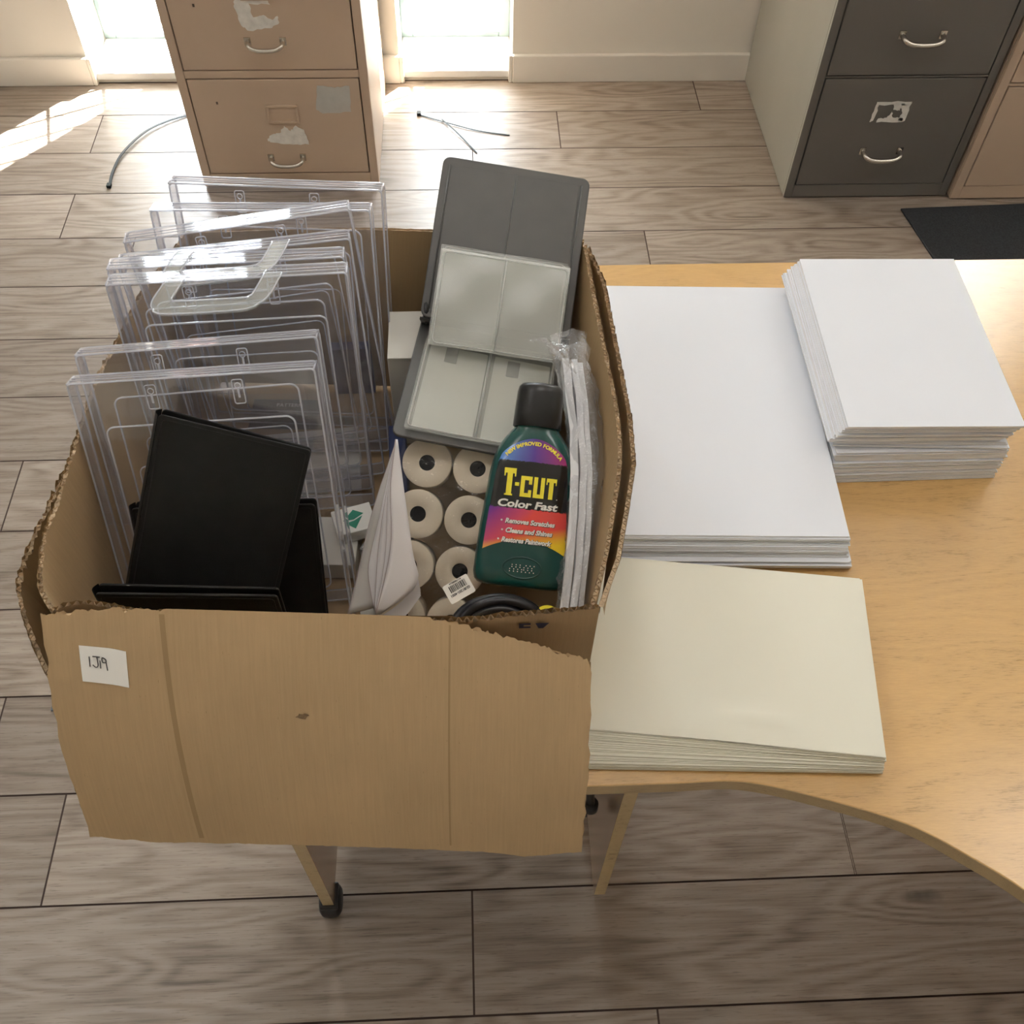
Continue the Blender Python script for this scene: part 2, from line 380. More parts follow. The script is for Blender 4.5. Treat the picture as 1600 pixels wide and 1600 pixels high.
# ---------------------------------------------------------------- setting
PH = .1891; rows_y0 = .467 - PH*18
XL, XR, YN, YF, ZC = -3.2, 3.4, -2.6, WY, 3.2
joints = {2.833: [.716], 2.643: [-1.072, .277], 2.27: [-1.073], 2.45: [.05+1.32], .56: [-.723, .628], .37: [-.019], .18: [.266]}
mb = MB(); seam = MB(); k = 0; y = rows_y0
tints = []
while y < YF + .3:
    yc = y + PH/2; y1 = min(y+PH, YF+.0)
    if y >= YF: break
    js = None
    for ky, v in joints.items():
        if abs(ky-yc) < .06: js = v
    base = (js[0] if js else random.uniform(-.6, .6)) if not (js is None) else random.choice([-.9, -.45, .45, .95, 1.25]) + random.uniform(-.1, .1)
    xs = sorted(set([round(base+1.35*i, 4) for i in range(-4, 5)] + (js or [])))
    xs = [x for i, x in enumerate(xs) if i == 0 or x-xs[i-1] > .3 or x in (js or [])]
    xs = [XL] + [x for x in xs if XL+.1 < x < XR-.1] + [XR]
    for a, b in zip(xs, xs[1:]):
        g = .0016; ou, ov = random.uniform(0, 60), random.uniform(0, 60)
        t = random.random()
        vs = [(a+g, y+g, 0), (b-g, y+g, 0), (b-g, y1-g, 0), (a+g, y1-g, 0)]
        mb.add(vs, [(0, 1, 2, 3)], 0, [(v[0]+ou, v[1]+ov) for v in vs]); tints.append(t)
    y += PH
mb.add([(XL, rows_y0, -.0015), (XR, rows_y0, -.0015), (XR, YF+.35, -.0015), (XL, YF+.35, -.0015)], [(0, 1, 2, 3)], 1, [(0, 0)]*4); tints.append(.5)
mb.box((XL, rows_y0, -.08), (XR, YF+.35, -.01), 1); tints += [.5]*6
fl = structure(mb.build('floor', ['floor', 'seam'], recalc=False))
at = fl.data.attributes.new('tint', 'FLOAT', 'FACE')
for i, t in enumerate(tints): at.data[i].value = t

# far wall with three tall window openings, its skirting and its reveals
TH = .30
def wall_far():
    w = MB(); xs = [XL] + [v for a in WINS for v in (a[0], a[1])] + [XR]
    for i in range(0, len(xs), 2): w.box((xs[i], WY, 0), (xs[i+1], WY+TH, ZC))
    for x0, x1, z0, z1 in WINS:
        w.box((x0, WY, z1), (x1, WY+TH, ZC)); w.box((x0, WY+.004, 0), (x1, WY+TH, z0))
    return w
structure(wall_far().build('wall_far', 'wall'))
for i in range(4):
    xa = XL if i == 0 else WINS[i-1][1]; xb = XR if i == 3 else WINS[i][0]
    b_ = MB().box((xa-.0 if i else xa, WY-.016, 0), (xb, WY, .086))
    if i > 0: b_.box((xa-.012, WY-.016, 0), (xa, WY, .086))
    if i < 3: b_.box((xb, WY-.016, 0), (xb+.012, WY, .086))
    structure(bevel(b_.build('baseboard_far_%d' % (i+1), 'skirt'), .003))
structure(MB().box((XL-.1, YN, -.08), (XL+.001, WY+TH, ZC)).build('wall_left', 'wall'))
structure(MB().box((XR-.001, YN, -.08), (XR+.1, WY+TH, ZC)).build('wall_right', 'wall'))
structure(MB().box((XL-.1, YN-.1, -.08), (XR+.1, YN, ZC)).build('wall_near', 'wall'))
structure(MB().box((XL-.1, YN-.1, ZC), (XR+.1, WY+TH, ZC+.1)).build('ceiling', 'ceil'))
for i, (x0, x1, z0, z1) in enumerate(WINS):
    w = MB(); gy = WY+.20; fwid = .035
    w.box((x0, gy, z0), (x0+fwid, gy+.05, z1)); w.box((x1-fwid, gy, z0), (x1, gy+.05, z1))
    w.box((x0+fwid, gy, z0), (x1-fwid, gy+.05, z0+fwid*.5)); w.box((x0+fwid, gy, z1-fwid), (x1-fwid, gy+.05, z1))
    w.box((x0+.002, WY-.004, .012), (x1-.002, gy, .034), 1)
    # mullion and handle rail seen beside the panes
    o = structure(bevel(w.build('window_%d' % (i+1), ['frame', 'reveal']), .003))
    g = MB().box((x0+fwid, gy+.022, z0+fwid*.5), (x1-fwid, gy+.026, z1-fwid)).build('pane', 'glass', o)
    lt = MB(); st = .16; n = int((z1-z0)/st)+4
    for k in range(-3, n):
        for sgn in (1, -1):
            za = z0 + k*st; xa, xb = x0-.02, x1+.02; dz = (xb-xa)*.95
            p, q = (Vector((xa, gy+.10, za)), Vector((xb, gy+.10, za+dz))) if sgn > 0 else (Vector((xa, gy+.10, za+dz)), Vector((xb, gy+.10, za)))
            lt.tube([p, q], .006, 6)
    lt.build('security_lattice', 'lead', o)
    if i < 2: MB().tube([(x0+.03, gy-.02, .10), (x0+.03, gy-.02, .40)], .009, 10).build('window_handle', 'frame', o)
bl_ = MB().add([(WINS[2][0]-.03, WY-.022, .04), (WINS[2][1]+.03, WY-.022, .04), (WINS[2][1]+.03, WY-.022, 3.02), (WINS[2][0]-.03, WY-.022, 3.02)], [(0, 1, 2, 3)]).tube([(WINS[2][0]-.04, WY-.022, 3.03), (WINS[2][1]+.04, WY-.022, 3.03)], .02, 16)  # unseen sheet, added to catch the sun and light the desk's right side
tag(bl_.build('added_light_sheet', 'light_diffuser'), 'white translucent sheet added to spread daylight at the window beyond the grey cabinet', 'light_diffuser')
# outdoors: paving, low brick wall, an added unseen slab blocking the high sun
structure(MB().box((-6, WY+TH, -.12), (6, 9, -.05)).build('ground', 'outground'))
structure(MB().box((-6, 8.6, -.05), (6, 8.8, .9)).build('trim_1', 'brownout'))
structure(MB().box((-4.5, WY+TH, 3.15), (1.45, WY+TH+2.2, 3.27)).build('sun_block_slab', 'ceil'))
def ceiling_lamp(x, y, lab):
    e = empty('ceiling_lamp', lab, 'ceiling lamp', loc=(x, y, ZC), group=None)
    bevel(MB().box((-.62, -.32, -.03), (.62, .32, -.004)).build('lamp_tray', 'lampbody', e))
    MB().box((-.58, -.28, -.034), (.58, .28, -.0305)).build('diffuser', 'lampglow', e)
ceiling_lamp(.1, .75, 'rectangular ceiling lamp straight above the cardboard box')
ceiling_lamp(-2.0, .9, 'rectangular ceiling lamp over the left side of the room')
ceiling_lamp(2.2, .9, 'rectangular ceiling lamp over the right side of the room')

# ---------------------------------------------------------------- desk
DZ = .738
desk = empty('desk', 'honey oak desk with a curved front edge carrying the cardboard box and paper', 'desk', loc=(0, .36, 0))
def dl(p): return (p[0], p[1]-.36)
curve = catmull([(.20, .36, 0), (.262, .3595, 0), (.325, .344, 0), (.415, .312, 0), (.47, .277, 0), (.52, .237, 0), (.59, .165, 0), (.67, .04, 0), (.72, -.12, 0), (.74, -.3, 0)], 6)
poly = [(-.30, .36)] + [(p.x, p.y) for p in curve] + [(.74, -.75), (1.5, -.75), (1.5, 1.15), (-.30, 1.15)]
dt = MB().prism([dl(p) for p in poly], DZ-.0235, DZ, 0, 1).build('desktop', ['desk', 'deskedge'], desk); bevel(dt, .0015, 2, .9)
def panel(x, y0, y1, z0, z1):
    p = MB().box((x-.009, y0-.36, z0), (x+.009, y1-.36, z1), 0).build('leg_panel', ['panel', 'paneledge'], desk)
    for f in p.data.polygons:
        if abs(f.normal.y) > .5: f.material_index = 1
    return bevel(p, .0008)
pl = panel(-.247, .437, 1.06, .055, DZ-.0235)
pr = panel(.186, .437, 1.06, .055, DZ-.0235)
panel(.98, .30, 1.06, .055, DZ-.0235)
bk = MB().box((-.238, .98-.36, .34), (.177, .998-.36, DZ-.0235)).build('modesty_panel', 'panel', desk)
def castor(x, y):
    w = MB(); M4 = Matrix.Translation((x, y-.36, .027)) @ Matrix.Rotation(PI/2, 4, 'Y')
    w.lathe([(.001, -.017), (.018, -.017), (.0255, -.012), (.027, 0), (.0255, .012), (.018, .017), (.001, .017)], 24, 0, M4)
    w.tube([(x, y-.36, .03), (x, y-.36, .056)], .010, 12)
    w.box((x-.014, y-.36-.02, .034), (x+.014, y-.36+.022, .054))
    bevel(w.build('castor', 'blackmt', desk), .003)
for x, y in ((-.247, .452), (-.247, 1.03), (.186, .60), (.186, 1.03), (.98, .33), (.98, 1.03)): castor(x, y)
MB().box((.178, .432-.36, DZ-.036), (.204, .452-.36, DZ-.0236)).box((.186, .4315-.36, DZ-.033), (.198, .4325-.36, DZ-.028)).build('hinge_bracket', 'chrome', desk)
MB().tube([(.110, .52-.36, DZ-.024), (.158, .50-.36, .30)], .006, 8).tube([(.158, .50-.36, .30), (.158, .497-.36, .286)], .011, 12).build('folding_stay', 'blackmt', desk)
MB().tube([(.150, .62-.36, DZ-.024), (.170, .60-.36, .33)], .006, 8).box((.150, .59-.36, .318), (.176, .61-.36, .335)).build('folding_stay', 'blackmt', desk)
MB().box((-.2375, .50-.36, .22), (-.2335, .512-.36, .60)).build('panel_slot_rail', 'blackmt', desk)

# ---------------------------------------------------------------- filing cabinets
def torn_patch(parent, name, pts, y, m):
    cx = sum(p[0] for p in pts)/len(pts); cz = sum(p[1] for p in pts)/len(pts); out = []
    for i in range(len(pts)):
        a, b = pts[i], pts[(i+1) % len(pts)]
        for k in range(5):
            t = k/5; j = .0022 if k else 0
            out.append((a[0]+(b[0]-a[0])*t+random.uniform(-j, j), a[1]+(b[1]-a[1])*t+random.uniform(-j, j)))
    M4 = Matrix(((1, 0, 0, 0), (0, 0, -1, y), (0, 1, 0, 0), (0, 0, 0, 1)))
    return MB().prism(out, 0, .0006, 0, None, M4).build(name, m, parent)
def cabinet(name, label, x0, x1, yf, depth, height, drawers, mbody, mside, mgap, kick=.04, frame=.02):
    e = empty(name, label, 'filing cabinet', loc=((x0+x1)/2, yf, 0))
    w = (x1-x0)/2
    b = MB().box((-w, .012, .004), (w, depth, height), 0).box((-w, 0, .004), (-w+frame, .012, height), 0).box((w-frame, 0, .004), (w, .012, height), 0)
    b.box((-w+frame, 0, .004), (w-frame, .012, kick), 0)
    for z0, z1 in zip([d[1] for d in drawers], [d[0] for d in drawers[1:]]+[height]):
        b.box((-w+frame, .0, z1 if False else z0+.003), (w-frame, .012, max(z1-.003, z0+.004)), 0)
    o = b.build('body', [mbody, mside, mgap], e)
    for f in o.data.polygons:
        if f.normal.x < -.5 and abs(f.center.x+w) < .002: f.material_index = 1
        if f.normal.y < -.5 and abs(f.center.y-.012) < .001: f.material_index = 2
    bevel(o, .0015)
    ds = []
    for z0, z1 in drawers:
        d = bevel(MB().box((-w+frame+.003, -.001, z0), (w-frame-.003, .0115, z1)).build('drawer', mbody, e), .002, 2); ds.append(d)
    return e, ds
def handle(d, x, z, hw, m='chrome', thick=.006, out=.028):
    pts = catmull([(x-hw, -.001, z+.006), (x-hw*.93, -out*.75, z+.002), (x-hw*.6, -out, z-.004), (x, -out*1.05, z-.006), (x+hw*.6, -out, z-.004), (x+hw*.93, -out*.75, z+.002), (x+hw, -.001, z+.006)], 5)
    h = MB().tube(pts, thick, 10)
    for s in (-1, 1): h.box((x+s*hw-.008, -.004, z-.004), (x+s*hw+.008, -.001, z+.016))
    h.build('handle', m, d)
def card_slot(d, x, z, w, h, m):
    b = MB(); t = .006
    b.box((x-w, -.006, z-h), (x+w, -.001, z-h+t)).box((x-w, -.006, z+h-t), (x+w, -.001, z+h)).box((x-w, -.006, z-h+t), (x-w+t, -.001, z+h-t)).box((x+w-t, -.006, z-h+t), (x+w, -.001, z+h-t))
    return bevel(b.build('card_holder', m, d), .0012)
cp, dd = cabinet('filing_cabinet', 'scuffed beige steel filing cabinet between the windows, with patches of torn labels', -.722, -.242, 2.38, .50, 1.32,
                 [(.045, .316), (.342, .645), (.665, .965), (.985, 1.285)], 'palecab', 'palecab', 'palegap', .042, .022)
for i, (z0, z1) in enumerate(((.045, .316), (.342, .645), (.665, .965), (.985, 1.285))):
    zz = .088 if i == 0 else z0+.068
    handle(dd[i], .0, zz, .043, 'chrome', .0055, .025)
    if i == 0: card_slot(dd[i], .010, .222, .040, .026, 'palecab')
    else: card_slot(dd[i], .0, z0+.2, .040, .026, 'palecab')
ox = .482
torn_patch(dd[0], 'tape_patch', [(-.385+ox+.012, .300), (-.385+ox+.0, .235), (-.37+ox, .222), (-.295+ox, .226), (-.292+ox, .298), (-.33+ox, .293)], -.0012, 'tape')
torn_patch(dd[0], 'torn_label', [(-.525+ox, .150), (-.505+ox, .165), (-.49+ox, .166), (-.475+ox, .188), (-.46+ox, .172), (-.445+ox, .188), (-.425+ox, .176), (-.418+ox, .132), (-.47+ox, .134), (-.52+ox, .140)], -.0012, 'peel')
torn_patch(dd[1], 'torn_label', [(-.535+ox, .52), (-.51+ox, .528), (-.46+ox, .52), (-.455+ox, .505), (-.505+ox, .508), (-.50+ox, .475), (-.475+ox, .48), (-.455+ox, .468), (-.442+ox, .478), (-.440+ox, .462), (-.465+ox, .448), (-.515+ox, .442), (-.532+ox, .455), (-.541+ox, .50)], -.0012, 'peel')
for z in (.25, .5): MB().box((-.155, -.0016, z), (-.150, -.001, z+.007)).build('chip', 'palegap', dd[0] if z < .3 else dd[1])

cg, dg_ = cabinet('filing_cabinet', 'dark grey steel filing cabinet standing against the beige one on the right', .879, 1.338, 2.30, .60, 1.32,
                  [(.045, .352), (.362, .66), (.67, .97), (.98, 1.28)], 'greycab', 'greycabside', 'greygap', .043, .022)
for i, z0 in enumerate((.045, .362, .67, .98)):
    handle(dg_[i], 0.0, z0+.098, .050, 'chrome', .0065, .030)
    xx, zz = -.01, z0+.215
    for pts in ([(-.045, .030), (.045, .030), (.045, .022), (-.038, .022)], [(.020, .024), (.045, .024), (.044, -.024), (.024, -.022), (.030, .0)],
                [(-.045, .026), (-.037, .026), (-.040, -.022), (-.048, -.026)], [(-.030, -.028), (.040, -.026), (.038, -.016), (.010, -.014), (.002, .004), (-.006, -.014), (-.028, -.016)], [(.0, .024), (.024, .024), (.022, .006), (.004, .008)]):
        torn_patch(dg_[i], 'torn_label', [(p[0]+xx, p[1]+zz) for p in pts], -.0012, 'peel')
cr, dr_ = cabinet('filing_cabinet', 'beige steel filing cabinet cut off by the right edge, beside the dark grey one', 1.345, 1.81, 2.285, .585, 1.32,
                  [(.045, .335), (.348, .65), (.66, .96), (.97, 1.27)], 'palecab', 'palecab', 'greygap', .043, .024)
for i, z0 in enumerate((.045, .348, .66, .97)): handle(dr_[i], .04, z0+.09, .05)

# ---------------------------------------------------------------- floor bits
def prism_thing(name, pts, z0, z1, m, label, cat):
    return tag(MB().prism(pts, z0, z1).build(name, m), label, cat)
bevel(prism_thing('floor_mat', [(1.195, 2.243), (1.245, 1.88), (2.0, 1.93), (1.95, 2.275)], .0003, .006, 'mat', 'charcoal carpet mat on the floor beyond the desk, in front of the cabinets', 'mat'), .002)
def strap(name, pts, w, h, label, cat, head=None):
    pts = catmull(pts, 6); b = MB(); rows = []
    for i, p in enumerate(pts):
        t = (pts[min(i+1, len(pts)-1)]-pts[max(i-1, 0)]).normalized(); n = Vector((-t.y, t.x, 0)).normalized()
        rows.append([p-n*w, p+n*w, p+n*w+Vector((0, 0, h)), p-n*w+Vector((0, 0, h))])
    b.grid(rows, 0, None, False, True); b.add(rows[0], [(0, 1, 2, 3)]); b.add(rows[-1], [(0, 1, 2, 3)])
    e = b.build(name, 'tie'); tag(e, label, cat)
    if head is not None:
        p = Vector(head); bevel(MB().box((p.x-.006, p.y-.008, p.z), (p.x+.006, p.y+.008, p.z+.009)).build('locking_head', 'tie', e), .0015)
    return e
strap('cable_tie', [(-.986, 2.394, .001), (-.988, 2.45, .004), (-.975, 2.54, .006), (-.93, 2.64, .006), (-.87, 2.70, .004), (-.80, 2.74, .001)], .0035, .002, 'long black cable tie curving out from beside the beige cabinet', 'cable tie', (-.986, 2.388, .0005))
strap('cable_tie', [(-.136, 2.722, .001), (-.05, 2.675, .003), (.04, 2.635, .002), (.130, 2.613, .001)], .0022, .0015, 'thin grey cable tie lying nearly sideways on the floor by the right window', 'cable tie', (-.137, 2.724, .0005))
strap('cable_tie', [(-.069, 2.695, .003), (-.045, 2.655, .006), (-.01, 2.60, .004), (.032, 2.526, .001)], .002, .0015, 'thin grey cable tie crossing over the other one, pointing towards the camera', 'cable tie')
fp = empty('floor_plate', 'dark grey steel plate on the floor, half hidden by the left of the box', 'floor plate', loc=(-.70, .87, 0))
bevel(MB().box((-.085, -.057, .0005), (.06, .06, .005)).build('plate', 'plate', fp), .001)
MB().tube([(x, y, .008) for x, y in rrect(-.055, -.03, .03, .03, .008)], .0025, 6, closed=True).build('recessed_loop', 'blackmt', fp)
# ---------------------------------------------------------------- cardboard box
def sheet(name, top, bot, mid=None, t=.0045, rag=.0025, mats=('card', 'cardin', 'flute'), parent=None, rows=10, edges=('top',), seed=0, lo=.0033, ragb=None, mask=None, f0=.0030, cap=True):
    """corrugated board: two liners with a sine flute between them at its open edges; side +n is material 0"""
    Lt = sum((Vector(b)-Vector(a)).length for a, b in zip(top, top[1:])); n = max(int(Lt/lo), 12)
    T = resample(top, n); B_ = resample(bot, n); Mi = resample(mid, n) if mid else None
    rg = random.Random(seed); ph = rg.uniform(0, 50)
    def nz(s, f, off): return noise.noise(Vector((s*f+ph, off, seed*3.3)))
    def P(i, v):
        if Mi is None: return T[i].lerp(B_[i], v)
        return T[i]*((1-v)*(1-2*v)) + Mi[i]*(4*v*(1-v)) + B_[i]*(v*(2*v-1))
    def Nn(i, v):
        a = T[max(i-1, 0)]; b = T[min(i+1, n-1)]
        dv = P(i, min(v+.02, 1))-P(i, max(v-.02, 0)); return (b-a).cross(dv).normalized()
    mb = MB(); slen = [0]
    for i in range(1, n): slen.append(slen[-1]+(T[i]-T[i-1]).length)
    ht = (T[n//2]-P(n//2, 1)).length
    rb = rag if ragb is None else ragb
    for side, mi in ((1, 0), (-1, 1)):
        rws = []; uvs = []
        for r in range(rows+1):
            row = []; uv = []
            for i in range(n):
                v = r/rows; s = slen[i]
                if r == 0: v = max(0, ((rag*mask(i/(n-1)) if mask else rag)*(.55+.9*abs(nz(s, 90, side)) + 1.3*nz(s, 260, side+4)+.8*nz(s, 700, side+9)))/ht)
                if r == rows and 'bot' in edges: v = 1-max(0, rb*(.5+1.2*nz(s, 60, side+7)+.8*nz(s, 300, side))/ht)
                p = P(i, v) + Nn(i, v)*(side*t/2)
                if 'side' in edges and i in (0, n-1):
                    p += (T[1]-T[0]).normalized()*(nz(v*ht, 80, side+i)+.8*nz(v*ht, 300, side+i))*.0022
                row.append(p); uv.append((s, v*ht))
            rws.append(row); uvs.append(uv)
        if side < 0: rws = [list(r)[::-1] for r in rws]; uvs = [list(u)[::-1] for u in uvs]
        mb.grid(rws, mi, uvs, True)
    def flute(v0, v1):
        m2 = int(Lt/.0009); ra = []; rb_ = []
        for k in range(m2):
            x = k/(m2-1)*(n-1); i = min(int(x), n-2); f = x-i; s = slen[i]*(1-f)+slen[i+1]*f
            o = math.sin(2*PI*s/.0068)*t*.46
            a = P(i, v0).lerp(P(i+1, v0), f)+Nn(i, v0)*o; b = P(i, v1).lerp(P(i+1, v1), f)+Nn(i, v1)*o
            ra.append(a); rb_.append(b)
        mb.grid([ra, rb_], 2, None, True)
    if 'top' in edges: flute(f0/ht, .018/ht)
    if cap:
        rws_c = []
        for q in range(5):
            row = []
            for i in range(n):
                a = (rag*mask(i/(n-1)) if mask else rag); s = slen[i]
                v = (a*(.9+.9*abs(nz(s, 90, 2))+1.2*nz(s, 330, 5+q)) + .0012+.0022*abs(nz(s, 150, 11+q)))/ht
                row.append(P(i, max(v, 0)) + Nn(i, max(v, 0))*(t*(.5-q/4)*.92))
            rws_c.append(row)
        mb.grid(rws_c, 2, None, True)
    if 'bot' in edges: flute(1-.012/ht, 1-.001/ht)
    if 'side' in edges:
        for i in (0, n-1):
            a = [P(i, r/24)+Nn(i, r/24)*t*.42*(1 if r % 2 else .2) for r in range(25)]; b = [P(i, r/24)-Nn(i, r/24)*t*.42*(1 if (r+1) % 2 else .2) for r in range(25)]
            mb.grid([a, b], 2, None, False)
    o = mb.build(name, mats, parent, recalc=False)
    return o, P, Nn, n
BR = .97
box = empty('cardboard_box', 'large open brown cardboard box with torn rims standing on the desk, full of office items', 'box', loc=(-.125, .66, .7385))
box_inv = Vector((-.125, .66, .7385))
def bl(pts): return [Vector(p)-box_inv for p in pts]
def z3(pts, z): return [(p[0], p[1], z) for p in pts]
# outer face is side +n (n = along x down)
lt_ = z3([(-.321, .94), (-.350, .856), (-.366, .772), (-.376, .713), (-.379, .65), (-.381, .56), (-.383, .518), (-.375, .47), (-.360, .446)], BR)
sheet('left_wall', bl(catmull(lt_[::-1], 4)), bl(z3([(-.364, .440), (-.372, .66), (-.33, .925)], .742)), parent=box, seed=1, rag=.003)
sheet('back_wall', bl(z3([(-.321, .94), (-.2, .944), (-.096, .941), (.0, .934), (.133, .915)][::1], BR)), bl(z3([(-.33, .925), (.097, .90)], .742)), parent=box, seed=2, rag=.0004, mats=('cardin', 'card', 'flute'))
sheet('right_wall', bl(catmull(z3([(.134, .912), (.137, .814), (.14, .745), (.144, .656), (.140, .591), (.127, .531), (.115, .482), (.098, .432)], BR), 4)), bl(z3([(.103, .90), (.103, .43)], .742)), parent=box, seed=3, rag=.0035, mats=('cardin', 'card', 'flute'))
ft = [(-.360, .446, BR-.001), (-.331, .451, BR), (-.273, .439, BR), (-.186, .433, BR), (-.03, .424, BR), (.03, .427, BR+.001), (.105, .433, BR)]
sheet('front_wall', bl(catmull(ft[::-1], 4)), bl(z3([(.103, .43), (-.364, .44)], .742)), parent=box, seed=4, rag=.0035, cap=False, mats=('cardin', 'card', 'flute'), mask=lambda f: 1 if f < .27 or f > .80 else .03, f0=.0022)
MB().box(tuple(Vector((-.362, .442, .7388))-box_inv), tuple(Vector((.094, .90, .7425))-box_inv)).build('base', 'cardin', box)
f_top = bl([(-.366, .441, .9690), (-.31, .4445, .9700), (-.272, .4400, .9722), (-.186, .4345, .9722), (-.11, .4295, .9722), (-.03, .4240, .9715), (.029, .409, .963), (.095, .390, .954)])
f_bot = bl([(-.353, .310, .794), (-.289, .300, .802), (-.203, .295, .804), (-.087, .285, .811), (-.002, .280, .806), (.038, .275, .803), (.088, .275, .810)])
na = 24; a_ = resample(f_top, na); b_ = resample(f_bot, na)
f_mid = [p.lerp(q, .5)+Vector((0, -.012, .012)) for p, q in zip(a_, b_)]
flap, FP, FN, fn_ = sheet('front_flap', f_top, f_bot, f_mid, parent=box, seed=5, rag=.0026, edges=('top', 'bot', 'side'), rows=16, mats=('card', 'cardin', 'flute'), ragb=.0010, mask=lambda f: 1 if f < .22 or f > .70 else .03)
sgn = 1 if FN(fn_//2, .5).y < 0 else -1
if sgn < 0:
    flap.data.materials.clear()
    for k_ in ('cardin', 'card', 'flute'): flap.data.materials.append(M[k_])
def on_flap(u, v, h=.0006):
    i = min(max(u*(fn_-1), 0), fn_-2); k = int(i); f = i-k
    return FP(k, v).lerp(FP(k+1, v), f) + FN(k, v)*sgn*(.00225+h)
def flap_patch(name, u0, u1, v0, v1, m, h=.0004, nu=10, nv=8, skew=0, wob=0):
    rws = [[on_flap(u0+(u1-u0)*j/nu+skew*(v0+(v1-v0)*i/nv), v0+(v1-v0)*i/nv+(wob*(j/nu)), h) for j in range(nu+1)] for i in range(nv+1)]
    return MB().grid(rws, 0).build(name, m, flap, recalc=False)
# outer side flaps hanging outside the box
sheet('right_flap', bl([(.137, .912, .966), (.151, .86, .960), (.156, .741, .957), (.159, .66, .955), (.156, .60, .955), (.143, .545, .955), (.129, .49, .955), (.108, .440, .955)]),
      bl([(.150, .905, .80), (.160, .66, .795), (.112, .446, .93)]), parent=box, seed=6, rag=.004, mats=('card', 'card', 'flute'))
sheet('left_flap', bl(catmull([(-.384, .60, .966), (-.401, .562, .948), (-.413, .51, .938), (-.410, .480, .930), (-.392, .437, .905), (-.372, .405, .880)], 4)),
      bl([(-.390, .60, .83), (-.405, .50, .82), (-.375, .405, .84)]), parent=box, seed=8, rag=.004, mats=('card', 'card', 'flute'))
# paper label with handwriting, stuck on the front flap
lab = flap_patch('paper_label', .062, .148, .135, .275, 'white', .0007, 8, 4, 0, .03)
lab['label'] = 'small white paper label with handwritten number'
def pen(strokes, name):
    b = MB()
    for st in strokes:
        b.tube([on_flap(.062+.086*p[0], .135+.14*p[1]+.03*p[0], .0013) for p in catmull([(q[0], q[1], 0) for q in st], 4)], .00045, 5)
    return b.build(name, 'penink', flap, recalc=False)
pen([[(.20, .28), (.20, .56)], [(.27, .27), (.42, .27)], [(.36, .27), (.37, .50), (.32, .56), (.26, .50)], [(.42, .36), (.42, .58)], [(.54, .32), (.47, .28), (.47, .40), (.54, .40), (.54, .32), (.55, .50), (.56, .62)]], 'handwriting')
flap_patch('crease', .212, .222, .02, .97, 'crease', .0002, 1, 20, .02)
flap_patch('crease', .735, .739, .02, .97, 'crease', .0002, 1, 20, 0)
hb = [on_flap(.465+.014*math.cos(a)*random.uniform(.5, 1.2), .40+.012*math.sin(a)*random.uniform(.5, 1.2), .0005) for a in [k*PI/8 for k in range(16)]]
MB().add(hb, [tuple(range(16))]).build('puncture', 'punct', flap, recalc=False)
# printed letters on the front wall behind the drooping flap
pr_ = MB()
for x0, pts in ((.036, [(0, 0), (.010, 0), (.010, .003), (.004, .003), (.004, .006), (.010, .006), (.010, .009), (0, .009)]), (.050, [(0, 0), (.012, 0), (.007, .010), (.003, .010)])):
    pr_.add([Vector((x0+p[0], .4235+.03*0, .954-p[1]*.9+.004))-box_inv for p in pts], [tuple(range(len(pts)))])
pr_.build('printed_letters', 'navyink', box)

